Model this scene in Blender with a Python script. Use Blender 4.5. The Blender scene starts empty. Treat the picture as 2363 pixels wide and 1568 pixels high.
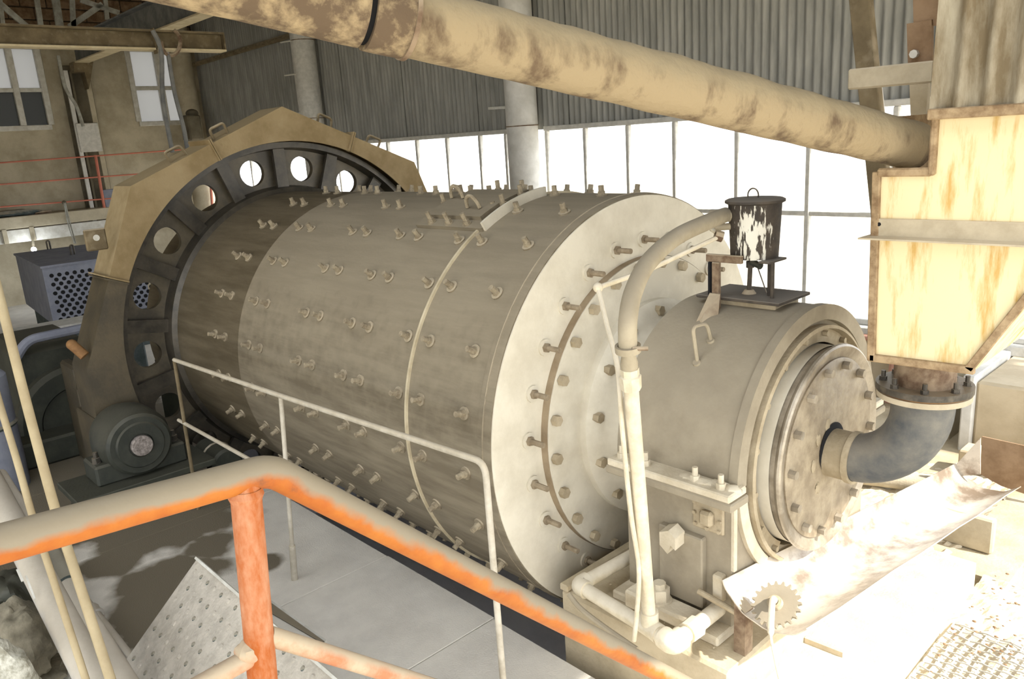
import bpy, bmesh, math, random
from mathutils import Vector, Matrix, noise
R_ = math.radians
random.seed(7)
SC = bpy.context.scene
COL = SC.collection

# ------------------------------------------------------------------ camera
FPX = 1815.39
CX, CY = 1181.5, 784.0
CAMR = Matrix(((0.6858020539, 0.7249780277, -0.0638936788),
               (0.1382786840, -0.2159906966, -0.9665542015),
               (-0.7145309989, 0.6540297228, -0.2483758710)))   # rows: right, down, forward
CAMO = Vector((0, 0, 2.4))
cam = bpy.data.cameras.new('camera')
cam.sensor_width = 36.0
cam.lens = 36.0 * FPX / 2363.0
cam.clip_start = 0.05
cam.clip_end = 300
camo = bpy.data.objects.new('camera', cam)
COL.objects.link(camo)
rt, dn, fw = Vector(CAMR[0]), Vector(CAMR[1]), Vector(CAMR[2])
m = Matrix((rt, -dn, -fw)).transposed().to_4x4()
m.translation = CAMO
camo.matrix_world = m
SC.camera = camo

# ------------------------------------------------------------------ view, sky, sun
SC.view_settings.view_transform = 'Standard'
SC.view_settings.look = 'None'
SC.view_settings.gamma = 1.0
SC.view_settings.use_curve_mapping = False
SC.view_settings.exposure = 1.46
SC.cycles.max_bounces = 10
SC.cycles.diffuse_bounces = 6
SC.cycles.use_denoising = True
SC.cycles.sample_clamp_indirect = 6.0
wd = bpy.data.worlds.new('sky')
SC.world = wd
wd.use_nodes = True
bg = wd.node_tree.nodes['Background']
bg.inputs[0].default_value = (0.94, 0.97, 1.0, 1)
bg.inputs[1].default_value = 1.6
sun = bpy.data.lights.new('sun', 'SUN')
sun.energy = 3.8
sun.angle = R_(1.0)
sun.color = (1.0, 0.93, 0.82)
suno = bpy.data.objects.new('sun', sun)
COL.objects.link(suno)
SUNDIR = Vector((0.70, 0.15, 0.70)).normalized()       # towards the sun
suno.rotation_euler = SUNDIR.to_track_quat('Z', 'Y').to_euler()
suno.location = (9, 3, 11)

# ------------------------------------------------------------------ helpers
def V(*a):
    return Vector(a)
def ray(p):
    return CAMR.transposed() @ Vector(((p[0] - CX) / FPX, (p[1] - CY) / FPX, 1.0))
def onX(p, x):
    d = ray(p); return CAMO + d * ((x - CAMO.x) / d.x)
def onY(p, y):
    d = ray(p); return CAMO + d * ((y - CAMO.y) / d.y)
def onZ(p, z):
    d = ray(p); return CAMO + d * ((z - CAMO.z) / d.z)
def atd(p, d):
    return CAMO + ray(p) * d
AY, AZ = 3.1914, 0.9837                                     # mill axis
def oncyl(p, r):
    d = ray(p); o = CAMO - V(0, AY, AZ)
    a = d.y**2 + d.z**2; b = o.y * d.y + o.z * d.z; c = o.y**2 + o.z**2 - r * r
    t = (-b - math.sqrt(max(0, b * b - a * c))) / a
    return CAMO + d * t
def axp(x, r, deg):
    a = R_(deg); return V(x, AY + r * math.cos(a), AZ + r * math.sin(a))

WLOC = {}
def thing(name, label, cat, loc=(0, 0, 0), group=None):
    o = bpy.data.objects.new(name, None)
    o.empty_display_size = 0.1
    o.location = loc
    COL.objects.link(o)
    WLOC[o.name] = Vector(loc)
    o['label'] = label; o['category'] = cat
    if group: o['group'] = group
    return o
def tag(o, label, cat, group=None):
    o['label'] = label; o['category'] = cat
    if group: o['group'] = group
    return o
def structure(name, loc=(0, 0, 0)):
    o = bpy.data.objects.new(name, None)
    o.empty_display_size = 0.1
    o.location = loc
    COL.objects.link(o); WLOC[o.name] = Vector(loc); o['kind'] = 'structure'
    return o

class MB:
    def __init__(s):
        s.v = []; s.f = []
    def add(s, vs, fs):
        n = len(s.v); s.v += [Vector(v) for v in vs]; s.f += [tuple(i + n for i in f) for f in fs]; return s
    def box(s, x0, x1, y0, y1, z0, z1, M=None):
        vs = [V(x, y, z) for z in (z0, z1) for y in (y0, y1) for x in (x0, x1)]
        if M: vs = [M @ v for v in vs]
        return s.add(vs, [(0, 2, 3, 1), (4, 5, 7, 6), (0, 1, 5, 4), (2, 6, 7, 3), (0, 4, 6, 2), (1, 3, 7, 5)])
    def cbox(s, x0, x1, y0, y1, z0, z1, b=.008, M=None):
        x0, x1 = sorted((x0, x1)); y0, y1 = sorted((y0, y1)); z0, z1 = sorted((z0, z1))
        bm = bmesh.new()
        vs = [bm.verts.new((x, y, z)) for z in (z0, z1) for y in (y0, y1) for x in (x0, x1)]
        for f in [(0, 2, 3, 1), (4, 5, 7, 6), (0, 1, 5, 4), (2, 6, 7, 3), (0, 4, 6, 2), (1, 3, 7, 5)]:
            bm.faces.new([vs[i] for i in f])
        b = min(b, .45 * min(x1 - x0, y1 - y0, z1 - z0))
        bmesh.ops.bevel(bm, geom=bm.edges[:], offset=b, segments=1, profile=.5, affect='EDGES')
        bm.verts.index_update()
        vv = [v.co.copy() for v in bm.verts]
        if M: vv = [M @ v for v in vv]
        s.add(vv, [[v.index for v in f.verts] for f in bm.faces]); bm.free(); return s
    def bar(s, a, b, w, h, up=(0, 0, 1), b_=0):
        a, b = Vector(a), Vector(b); d = b - a; L = d.length; z = d.normalized()
        u = Vector(up); x = u.cross(z)
        if x.length < 1e-4: x = V(1, 0, 0).cross(z)
        x.normalize(); y = z.cross(x)
        M = Matrix((x, y, z)).transposed().to_4x4(); M.translation = a
        if b_: return s.cbox(-w / 2, w / 2, -h / 2, h / 2, 0, L, b_, M)
        return s.box(-w / 2, w / 2, -h / 2, h / 2, 0, L, M)
    def tube(s, path, r, n=16, caps=True, r2=None):
        path = [Vector(p) for p in path]; k = len(path)
        rs = r if isinstance(r, (list, tuple)) else [r] * k
        tang = []
        for i in range(k):
            t = V(0, 0, 0)
            if i: t += (path[i] - path[i - 1]).normalized()
            if i < k - 1: t += (path[i + 1] - path[i]).normalized()
            tang.append(t.normalized() if t.length > 1e-6 else (path[i] - path[i - 1]).normalized())
        x = tang[0].orthogonal().normalized(); vs = []
        for i in range(k):
            x = (x - tang[i] * x.dot(tang[i])).normalized(); y = tang[i].cross(x)
            for j in range(n):
                a = 2 * math.pi * j / n
                vs.append(path[i] + (x * math.cos(a) + y * math.sin(a)) * rs[i])
        fs = [(i * n + j, i * n + (j + 1) % n, (i + 1) * n + (j + 1) % n, (i + 1) * n + j) for i in range(k - 1) for j in range(n)]
        if caps: fs += [tuple(reversed(range(n))), tuple((k - 1) * n + j for j in range(n))]
        return s.add(vs, fs)
    def rev(s, prof, c, axis=(1, 0, 0), n=48, a0=0, a1=360, close=False):
        """prof: (along, radius) pairs revolved round axis through c"""
        c = Vector(c); ax = Vector(axis).normalized()
        if abs(ax.x) > .9: u, w = V(0, 1, 0), V(0, 0, 1)
        else:
            u = ax.orthogonal().normalized(); w = ax.cross(u)
        full = abs(a1 - a0) >= 359.9; k = len(prof); N = n if full else n + 1; vs = []
        for i in range(N):
            a = R_(a0 + (a1 - a0) * i / n)
            e = u * math.cos(a) + w * math.sin(a)
            for (h, r) in prof: vs.append(c + ax * h + e * r)
        fs = []; kk = k if close else k - 1
        for i in range(n):
            i2 = (i + 1) % N
            for j in range(kk):
                j2 = (j + 1) % k
                fs.append((i * k + j, i2 * k + j, i2 * k + j2, i * k + j2))
        if not full and close:
            fs += [tuple(reversed(range(k))), tuple(n * k + j for j in range(k))]
        return s.add(vs, fs)
    def prism(s, poly, d, holes=None):
        """poly: list of 3D points, extruded along vector d"""
        poly = [Vector(p) for p in poly]; d = Vector(d); k = len(poly)
        return s.add(poly + [p + d for p in poly], [tuple(reversed(range(k))), tuple(range(k, 2 * k))] + [(i, (i + 1) % k, (i + 1) % k + k, i + k) for i in range(k)])
    def ball(s, c, r, n=12, m=8, sc=(1, 1, 1), jig=0, seed=0):
        c = Vector(c); vs = [c + V(0, 0, r * sc[2])]
        for i in range(1, m):
            for j in range(n):
                t = math.pi * i / m; a = 2 * math.pi * j / n
                p = V(math.sin(t) * math.cos(a), math.sin(t) * math.sin(a), math.cos(t))
                q = 1 + (jig * noise.noise(p * 2.2 + V(seed, 0, seed)) if jig else 0)
                vs.append(c + V(p.x * sc[0], p.y * sc[1], p.z * sc[2]) * r * q)
        vs.append(c - V(0, 0, r * sc[2])); L = len(vs) - 1
        fs = [(0, 1 + j, 1 + (j + 1) % n) for j in range(n)]
        for i in range(m - 2):
            for j in range(n):
                a = 1 + i * n + j; b = 1 + i * n + (j + 1) % n
                fs.append((a, a + n, b + n, b))
        b0 = 1 + (m - 2) * n
        fs += [(L, b0 + (j + 1) % n, b0 + j) for j in range(n)]
        return s.add(vs, fs)
    def mesh(s, name, mat, smooth=35):
        me = bpy.data.meshes.new(name)
        me.from_pydata([tuple(v) for v in s.v], [], s.f)
        if smooth:
            me.shade_smooth(); me.set_sharp_from_angle(angle=R_(smooth))
        me.materials.append(MAT[mat]); me.update()
        return me
    def build(s, name, mat, parent=None, smooth=35, fix=True):
        lo = V(*(min(v[i] for v in s.v) for i in range(3))); hi = V(*(max(v[i] for v in s.v) for i in range(3)))
        c = V((lo.x + hi.x) / 2, (lo.y + hi.y) / 2, lo.z)
        s.v = [v - c for v in s.v]
        me = s.mesh(name, mat, smooth)
        if fix:
            bm = bmesh.new(); bm.from_mesh(me); bmesh.ops.recalc_face_normals(bm, faces=bm.faces); bm.to_mesh(me); bm.free()
        o = bpy.data.objects.new(name, me); COL.objects.link(o)
        if parent:
            o.parent = parent; o.location = c - WLOC[parent.name]
        else: o.location = c
        WLOC[o.name] = c
        return o
def put(name, me, M, parent):
    """another piece that shares mesh data, at world matrix M (no rotation on the parent)"""
    o = bpy.data.objects.new(name, me); COL.objects.link(o)
    o.parent = parent
    o.matrix_parent_inverse = Matrix.Translation(-WLOC[parent.name])
    o.matrix_basis = M; WLOC[o.name] = M.translation.copy()
    return o
def frame(p, d, spin=0):
    """matrix at p whose local Z is d"""
    q = Vector(d).to_track_quat('Z', 'Y').to_matrix().to_4x4()
    M = Matrix.Translation(Vector(p)) @ q @ Matrix.Rotation(spin, 4, 'Z'); return M
def fillet(pts, r, n=6):
    pts = [Vector(p) for p in pts]; out = [pts[0]]
    for i in range(1, len(pts) - 1):
        a, b, c = pts[i - 1], pts[i], pts[i + 1]
        q = min(r, (a - b).length * .48, (c - b).length * .48)
        p0 = b + (a - b).normalized() * q; p1 = b + (c - b).normalized() * q
        for k in range(n + 1):
            t = k / n; out.append(p0 * (1 - t)**2 + b * 2 * t * (1 - t) + p1 * t * t)
    out.append(pts[-1]); return out
def spline(pts, n=6):
    pts = [Vector(p) for p in pts]; out = []
    for i in range(len(pts) - 1):
        p0 = pts[max(0, i - 1)]; p1 = pts[i]; p2 = pts[i + 1]; p3 = pts[min(len(pts) - 1, i + 2)]
        for k in range(n):
            t = k / n
            out.append(.5 * ((2 * p1) + (p2 - p0) * t + (2 * p0 - 5 * p1 + 4 * p2 - p3) * t * t + (3 * p1 - p0 - 3 * p2 + p3) * t**3))
    out.append(pts[-1]); return out

# ------------------------------------------------------------------ materials
MAT = {}
SAT = .8
def lin(c):
    g_ = sum(c) / 3; c = tuple(g_ + (v - g_) * SAT for v in c)
    return tuple((x / 12.92 if x <= .04045 else ((x + .055) / 1.055)**2.4) for x in (v / 255 for v in c)) + (1,)
DUST = (196, 180, 150)
def mat(name, c1, c2=None, scale=5.0, rough=.85, metal=0.0, bump=.15, bscale=60.0, dust=0.0, dcol=DUST, dlo=.2, streak=None, lo=.38, hi=.62, detail=6, spec=.3, c0=None, dn=.9):
    """two-tone mottled surface, with settled dust on what faces upwards (dust 0..1)"""
    mt = bpy.data.materials.new(name); mt.use_nodes = True; MAT[name] = mt
    nt = mt.node_tree; N = nt.nodes; L = nt.links
    bs = N['Principled BSDF']; bs.inputs['Roughness'].default_value = rough; bs.inputs['Metallic'].default_value = metal
    bs.inputs['Specular IOR Level'].default_value = spec
    geo = N.new('ShaderNodeNewGeometry')
    mp = N.new('ShaderNodeMapping'); L.new(geo.outputs['Position'], mp.inputs['Vector'])
    if streak: mp.inputs['Scale'].default_value = streak
    nz = N.new('ShaderNodeTexNoise'); nz.inputs['Scale'].default_value = scale; nz.inputs['Detail'].default_value = detail
    nz.inputs['Roughness'].default_value = .65
    L.new(mp.outputs[0], nz.inputs['Vector'])
    rp = N.new('ShaderNodeValToRGB'); L.new(nz.outputs[0], rp.inputs[0])
    rp.color_ramp.elements[0].position = lo; rp.color_ramp.elements[1].position = hi
    rp.color_ramp.elements[0].color = lin(c1); rp.color_ramp.elements[1].color = lin(c2 or c1)
    if c0:
        e0 = rp.color_ramp.elements.new(lo - .1); e0.color = lin(c0)
    col = rp.outputs[0]
    if dust:
        sp = N.new('ShaderNodeSeparateXYZ'); L.new(geo.outputs['Normal'], sp.inputs[0])
        n2 = N.new('ShaderNodeTexNoise'); n2.inputs['Scale'].default_value = 14; n2.inputs['Detail'].default_value = 5
        L.new(geo.outputs['Position'], n2.inputs['Vector'])
        ad = N.new('ShaderNodeMath'); ad.operation = 'MULTIPLY_ADD'; L.new(n2.outputs[0], ad.inputs[0]); ad.inputs[1].default_value = dn
        L.new(sp.outputs[2], ad.inputs[2])
        mr = N.new('ShaderNodeMapRange'); L.new(ad.outputs[0], mr.inputs[0])
        mr.inputs[1].default_value = dlo + .3; mr.inputs[2].default_value = dlo + .75; mr.inputs[4].default_value = dust
        mx = N.new('ShaderNodeMixRGB'); L.new(mr.outputs[0], mx.inputs[0]); L.new(col, mx.inputs[1]); mx.inputs[2].default_value = lin(dcol)
        col = mx.outputs[0]
    L.new(col, bs.inputs['Base Color'])
    if bump:
        n3 = N.new('ShaderNodeTexNoise'); n3.inputs['Scale'].default_value = bscale; n3.inputs['Detail'].default_value = 4
        L.new(geo.outputs['Position'], n3.inputs['Vector'])
        bp = N.new('ShaderNodeBump'); bp.inputs['Strength'].default_value = bump; bp.inputs['Distance'].default_value = .01
        L.new(n3.outputs[0], bp.inputs['Height']); L.new(bp.outputs[0], bs.inputs['Normal'])
    return mt

mat('shell_dust', (106, 95, 75), (128, 117, 95), 3.0, .9, bump=.1, streak=(.5, 4, 4), dust=.5, dcol=(150, 137, 112))
mat('shell_oily', (84, 73, 52), (104, 92, 70), 3.0, .6, bump=.1, streak=(.5, 4, 4))
mat('cream_dust', (196, 187, 165), (212, 204, 183), 4, .9, bump=.06)
mat('cream_bolt', (162, 148, 120), (130, 116, 92), 30, .85)
mat('bolt_brown', (128, 111, 86), (150, 134, 108), 30, .85)
mat('shell_bolt', (116, 104, 82), (140, 127, 102), 30, .85, dust=.6)
mat('weld_cream', (176, 161, 128), (198, 184, 150), 8, .9)
mat('rust_band', (140, 119, 90), (158, 138, 108), 8, .9)
mat('gear_black', (50, 46, 38), (76, 69, 57), 6, .34, metal=.3, bump=.08, spec=.5)
mat('gear_web', (64, 57, 45), (92, 82, 62), 5, .4, metal=.15, bump=.08, spec=.5)
mat('guard_tan', (132, 110, 70), (152, 130, 90), 3, .8, dust=.6, dcol=(172, 152, 112))
mat('guard_grey', (74, 67, 53), (94, 83, 62), 4, .55, metal=.2)
mat('housing_dust', (138, 126, 104), (156, 144, 120), 5, .92, bump=.1, dust=.5, dcol=(150, 139, 118))
mat('dust_light', (188, 174, 146), (206, 194, 168), 8, .95, bump=.3, bscale=90)
mat('dust_brown', (150, 134, 104), (176, 160, 130), 7, .95, bump=.3)
mat('disc_wet', (128, 112, 88), (160, 144, 116), 10, .45, bump=.3, bscale=40, spec=.5)
mat('disc_steel', (136, 124, 104), (178, 166, 146), 7, .35, metal=.35, spec=.5)
mat('dark_steel', (62, 58, 52), (92, 85, 74), 9, .5, metal=.4, dust=.5)
mat('pot_iron', (62, 56, 50), (84, 74, 62), 12, .8, dust=.8, dcol=(120, 112, 100))
mat('rust_iron', (96, 72, 52), (140, 118, 92), 12, .85, dust=.6)
mat('pipe_cream', (196, 182, 150), (216, 204, 176), 14, .7, dust=.5, dcol=(214, 204, 184))
mat('hose_dust', (150, 137, 110), (170, 157, 130), 6, .9, dust=.7, dcol=(150, 138, 116))
mat('rubber_blue', (70, 74, 78), (112, 108, 98), 4, .6, lo=.42, hi=.66, dust=.35, dcol=(140, 130, 112))
mat('pit_shade', (58, 56, 52), (70, 67, 62), 3, .95)  # shade below the mesh floor put into a dark colour
mat('mesh_wire', (156, 151, 140), (180, 174, 162), 12, .8)
mat('hopper_yellow', (200, 158, 80), (224, 206, 156), 6.0, .75, streak=(3, 3, .5), bump=.05, lo=.33, hi=.5)
mat('hopper_frame', (128, 100, 68), (168, 142, 104), 18, .9, bump=.3)
mat('hopper_band', (168, 154, 126), (184, 170, 142), 9, .9, dust=.6)
mat('duct_dust', (100, 81, 59), (150, 131, 97), 5.5, .92, streak=(1.5, 1.5, .7), bump=.6, bscale=34, lo=.38, hi=.54, dust=.9, dcol=(146, 130, 98), dlo=.1)
mat('duct_brown', (96, 78, 58), (162, 140, 102), 11.0, .92, bump=.7, bscale=26, lo=.44, hi=.62, dust=.5, dcol=(176, 154, 112), dlo=.4)
mat('galv', (150, 148, 138), (178, 174, 160), 7, .6, metal=.15, streak=(2, 2, .4), bump=.05)
mat('galv_dust', (116, 100, 72), (166, 156, 132), 6, .8, streak=(2, 2, .5), bump=.2)
mat('wall_corr', (134, 134, 128), (158, 157, 149), 5, .75, streak=(2, 2, .3), bump=.05)
mat('plaster', (162, 150, 122), (186, 174, 146), 2.2, .95, bump=.2)
mat('plaster_light', (178, 160, 128), (196, 179, 147), 3, .95, bump=.3, bscale=25)
mat('col_white', (196, 194, 186), (214, 212, 205), 5, .85)
mat('col_dark', (92, 84, 66), (110, 101, 80), 4, .85)
mat('frame_grey', (186, 184, 175), (206, 203, 194), 14, .8)
mat('frame_white', (206, 204, 194), (186, 182, 168), 10, .8)
mat('steel_brown', (96, 82, 56), (120, 104, 74), 5, .85, dust=.5)
mat('flange_light', (206, 190, 152), (188, 170, 130), 6, .9)
mat('steel_grey', (96, 98, 98), (122, 122, 118), 6, .75)
mat('truss_light', (168, 168, 158), (140, 138, 126), 9, .85)
mat('brick', (110, 82, 56), (138, 110, 80), 8, .95, bump=.4)
mat('mortar', (70, 58, 44), (84, 70, 54), 8, .95)
mat('orange', (170, 80, 4), (188, 106, 18), 9, .6, bump=.12, bscale=40, c0=(126, 66, 30), dn=1.5, dust=1.0, dcol=(132, 119, 95), dlo=.28, lo=.36, hi=.7, spec=.4)
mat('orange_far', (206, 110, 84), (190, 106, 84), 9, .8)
mat('orange_post', (168, 76, 8), (186, 126, 88), 7, .7, streak=(3, 3, 1.2), bump=.2, bscale=40, lo=.42, hi=.66)
mat('orange_dusty', (182, 112, 72), (176, 158, 128), 11, .8, bump=.15, dust=.9, dcol=(172, 156, 128), dlo=.25)
mat('rail_grey', (168, 158, 138), (192, 184, 166), 12, .75, dust=.5)
mat('checker', (166, 158, 143), (186, 177, 161), 16, .95, bump=.5, bscale=80)
mat('pedestal', (170, 154, 122), (190, 174, 142), 5, .95, bump=.3)
mat('pit', (168, 168, 174), (182, 181, 184), 3, .95)
mat('box_grey', (118, 122, 138), (134, 138, 152), 5, .7)
mat('hole_black', (22, 22, 24), None, 5, .9, bump=0)
mat('reducer', (48, 51, 42), (64, 66, 54), 4, .6, dust=.3, dcol=(92, 88, 74))
mat('bearing_green', (46, 50, 43), (60, 62, 53), 6, .5, dust=.4, dcol=(96, 92, 78))
mat('shaft_dust', (160, 150, 142), (112, 102, 96), 40, .9, bump=.6)
mat('pipe_grey', (158, 152, 142), (176, 170, 160), 5, .7, dust=.4)
mat('pipe_dark', (60, 72, 72), (80, 90, 88), 12, .75, dust=.4)
mat('cable_cream', (156, 138, 101), (172, 155, 117), 6, .7)
mat('rubble', (146, 137, 114), (104, 97, 79), 7, .97, bump=.7, bscale=30)
mat('white_fluff', (206, 203, 186), (150, 145, 124), 30, .97, bump=.9, bscale=45)
mat('trough_metal', (206, 196, 180), (130, 112, 92), 3.2, .45, metal=.3, spec=.5, streak=(1, .5, 1), lo=.46, hi=.62)
mat('brown_rust', (122, 92, 62), (150, 120, 88), 5, .9)
mat('earth', (200, 190, 168), (180, 168, 140), 1, .95)
mat('roofing', (92, 86, 74), (110, 102, 88), 1, .95)
mat('pinkpipe', (206, 150, 128), (196, 138, 116), 8, .8)
mat('chip_rust', (150, 106, 58), (118, 80, 44), 9, .8)

# floor: pale dust with dark wet stains that have a shape of their own
def floor_mat():
    mt = mat('floor_dust', (202, 196, 184), (216, 210, 197), 3.0, .93, bump=.35, bscale=110)
    nt = mt.node_tree; N = nt.nodes; L = nt.links; bs = N['Principled BSDF']
    src = bs.inputs['Base Color'].links[0].from_socket
    geo = N.new('ShaderNodeNewGeometry'); nz = N.new('ShaderNodeTexNoise'); nz.inputs['Scale'].default_value = 2.6; nz.inputs['Detail'].default_value = 4
    L.new(geo.outputs['Position'], nz.inputs['Vector'])
    spots = [((-4.55, 1.25, 0), .34), ((-4.2, 1.15, 0), .30), ((-4.0, 1.05, 0), .22), ((-4.75, 1.62, 0), .22), ((-4.25, 1.72, 0), .13), ((-5.3, 1.5, 0), .6), ((-5.0, 1.1, 0), .25), ((-6.1, 1.2, 0), .9), ((-6.9, .7, 0), 1.0), ((-5.6, .4, 0), .4), ((-8, 1.5, 0), 1.5)]
    prev = None
    for c, r in spots:
        d = N.new('ShaderNodeVectorMath'); d.operation = 'DISTANCE'; L.new(geo.outputs['Position'], d.inputs[0]); d.inputs[1].default_value = c
        q = N.new('ShaderNodeMath'); q.operation = 'DIVIDE'; L.new(d.outputs['Value'], q.inputs[0]); q.inputs[1].default_value = r
        if prev:
            mn = N.new('ShaderNodeMath'); mn.operation = 'MINIMUM'; L.new(prev, mn.inputs[0]); L.new(q.outputs[0], mn.inputs[1]); prev = mn.outputs[0]
        else: prev = q.outputs[0]
    ad = N.new('ShaderNodeMath'); ad.operation = 'MULTIPLY_ADD'; L.new(nz.outputs[0], ad.inputs[0]); ad.inputs[1].default_value = 1.7; L.new(prev, ad.inputs[2])
    mr = N.new('ShaderNodeMapRange'); L.new(ad.outputs[0], mr.inputs[0]); mr.inputs[1].default_value = 1.62; mr.inputs[2].default_value = 1.92; mr.inputs[3].default_value = 1; mr.inputs[4].default_value = 0
    mx = N.new('ShaderNodeMixRGB'); L.new(mr.outputs[0], mx.inputs[0]); L.new(src, mx.inputs[1]); mx.inputs[2].default_value = lin((112, 102, 82)); L.new(mx.outputs[0], bs.inputs['Base Color'])
floor_mat()
# thin dirty glass
def glass(name, tint, dirt, dc=(.75, .76, .76, 1)):
    mt = bpy.data.materials.new(name); mt.use_nodes = True; MAT[name] = mt
    nt = mt.node_tree; N = nt.nodes; L = nt.links
    for n in list(N): N.remove(n)
    out = N.new('ShaderNodeOutputMaterial'); tr = N.new('ShaderNodeBsdfTransparent'); tr.inputs[0].default_value = tint
    df = N.new('ShaderNodeBsdfTranslucent'); df.inputs[0].default_value = dc
    gl = N.new('ShaderNodeBsdfGlossy'); gl.inputs['Roughness'].default_value = .1
    mx = N.new('ShaderNodeMixShader'); mx.inputs[0].default_value = dirt; L.new(tr.outputs[0], mx.inputs[1]); L.new(df.outputs[0], mx.inputs[2])
    m2 = N.new('ShaderNodeMixShader'); m2.inputs[0].default_value = .05; L.new(mx.outputs[0], m2.inputs[1]); L.new(gl.outputs[0], m2.inputs[2])
    L.new(m2.outputs[0], out.inputs[0])
glass('pane_clear', (.97, .98, 1, 1), .06)
glass('pane_dirty', (.36, .355, .345, 1), .35, (.34, .335, .325, 1))
glass('pane_dark_view', (.10, .10, .095, 1), .35, (.10, .10, .095, 1))  # dark view outside put into the glass tint
# paint splashes on the oil can
def pot_mat():
    mt = mat('pot_paint', (58, 52, 46), (80, 70, 58), 12, .8, bump=.2)
    nt = mt.node_tree; N = nt.nodes; L = nt.links; bs = N['Principled BSDF']
    src = bs.inputs['Base Color'].links[0].from_socket
    tc = N.new('ShaderNodeTexCoord'); mp = N.new('ShaderNodeMapping'); mp.inputs['Scale'].default_value = (48, 48, 9); L.new(tc.outputs['Object'], mp.inputs[0])
    nz = N.new('ShaderNodeTexNoise'); nz.inputs['Scale'].default_value = 1.4; nz.inputs['Detail'].default_value = 5; L.new(mp.outputs[0], nz.inputs[0])
    d = N.new('ShaderNodeVectorMath'); d.operation = 'DISTANCE'; mp2 = N.new('ShaderNodeMapping'); mp2.inputs['Scale'].default_value = (1, 1, .55); L.new(tc.outputs['Object'], mp2.inputs[0])
    L.new(mp2.outputs[0], d.inputs[0]); d.inputs[1].default_value = (.045, -.1, .058)
    ad = N.new('ShaderNodeMath'); ad.operation = 'MULTIPLY_ADD'; L.new(d.outputs['Value'], ad.inputs[0]); ad.inputs[1].default_value = -3.2; L.new(nz.outputs[0], ad.inputs[2])
    mr = N.new('ShaderNodeMapRange'); L.new(ad.outputs[0], mr.inputs[0]); mr.inputs[1].default_value = .32; mr.inputs[2].default_value = .36
    mx = N.new('ShaderNodeMixRGB'); L.new(mr.outputs[0], mx.inputs[0]); L.new(src, mx.inputs[1]); mx.inputs[2].default_value = lin((214, 210, 194)); L.new(mx.outputs[0], bs.inputs['Base Color'])
pot_mat()
def emit(name, c, s):
    mt = bpy.data.materials.new(name); mt.use_nodes = True; MAT[name] = mt
    b = mt.node_tree.nodes['Principled BSDF']; b.inputs['Emission Color'].default_value = c; b.inputs['Emission Strength'].default_value = s
emit('lamp_on', (.9, .95, 1, 1), 12)

# ------------------------------------------------------------------ shared small meshes
def bolt_mesh(name, mt, rw=.034, rn=.023, rs=.013, hw=.006, hn=.026, hs=.075, sink=.004, wm=None):
    b = MB()
    b.rev([(-sink, 0), (-sink, rw), (hw, rw), (hw, 0)], (0, 0, 0), (0, 0, 1), 14)
    b.rev([(hw, rn), (hw + hn, rn), (hw + hn, 0)], (0, 0, 0), (0, 0, 1), 6)
    if hs > hn: b.rev([(hw + hn, rs), (hs, rs), (hs, 0)], (0, 0, 0), (0, 0, 1), 8)
    me = b.mesh(name, mt, 30)
    if wm:
        me.materials.append(MAT[wm])
        for k in range(14 * 3): me.polygons[k].material_index = 1
    return me

# ================================================================== the building
WY = 7.0                 # window wall
WX = -16.7               # end wall
# floor of the walkway: plates with recessed joints, leaving the mill pit open
fl = structure('floor', (-6, 0, -.2))
MB().box(-16.7, 4.0, -4.0, 2.28, -.20, -.03).build('floor_base', 'pit', fl)
xs = [-16.7, -14.5, -12.4, -10.3, -8.3, -6.6, -5.2, -3.74, -2.776, -1.3, .3, 2.0, 4.0]
for a, b in zip(xs[:-1], xs[1:]):
    MB().cbox(a + .002, b - .002, -4, 2.285 + .006 * math.sin(a * 3), -.028, 0, .004).build('floor_plate', 'floor_dust', fl)
# the far side of the pit and the low floor on the window side
MB().box(-16.7, -1.0, 4.35, WY, -.25, -.06).build('floor_base', 'pedestal', fl)
MB().box(-16.7, -7.0, 2.28, 4.35, -.2, -.01).build('floor_base', 'floor_dust', fl)
pt = structure('trim_1', (-4.6, 3.3, -1.3))
MB().box(-7.0, -2.3, 2.28, 4.35, -1.35, -1.25).build('pit_bottom', 'pit', pt)
MB().box(-7.0, -2.35, 2.22, 2.279, -1.25, -.03).build('pit_wall', 'pit', pt)
MB().box(-7.0, -2.3, 4.35, 4.4, -1.25, -.25).build('pit_wall', 'pit', pt)
MB().box(-7.05, -7.0, 2.28, 4.35, -1.25, -.2).build('pit_wall', 'pit', pt)

# ---- window wall
wb = structure('wall_back', (-7, WY + .1, -.3))
MB().box(-16.9, 3.0, WY + .03, WY + .25, -.6, .50).build('plinth_wall', 'plaster_light', wb)
SILL, HEAD = .57, 2.505
MB().cbox(-16.6, 3.0, WY - .10, WY + .25, .47, .56, .01).build('window_sill', 'frame_grey', wb)
def corrugated(x0, x1, z0, z1, y, pitch=.0846, amp=.014, seg=8, bow=0):
    n = max(2, int(round((x1 - x0) / pitch * seg))); vs = []; fs = []
    for i in range(n + 1):
        x = x0 + (x1 - x0) * i / n; yy = y + amp * math.sin(2 * math.pi * x / pitch)
        for z in (z0, z1): vs.append((x, yy, z))
        for z in (z0, z1): vs.append((x, yy + .004, z))
    for i in range(n):
        a = 4 * i; b = a + 4
        fs += [(a, b, b + 1, a + 1), (a + 2, a + 3, b + 3, b + 2), (a, a + 2, b + 2, b), (a + 1, b + 1, b + 3, a + 3)]
    return MB().add(vs, fs)
x = -16.9; k = 0
while x < 2.9:
    x1 = x + .80
    corrugated(x - .03, x1 + .03, 2.47, 6.9, WY + .06 + (.006 if k % 2 else 0)).build('corrugated_sheet', 'wall_corr', wb, smooth=80)
    x = x1; k += 1
MB().tube([(-16.5, 6.82, 4.2), (-11.95, 6.82, 4.235)], .045, 10).build('wall_pipe', 'steel_brown', wb)
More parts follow.
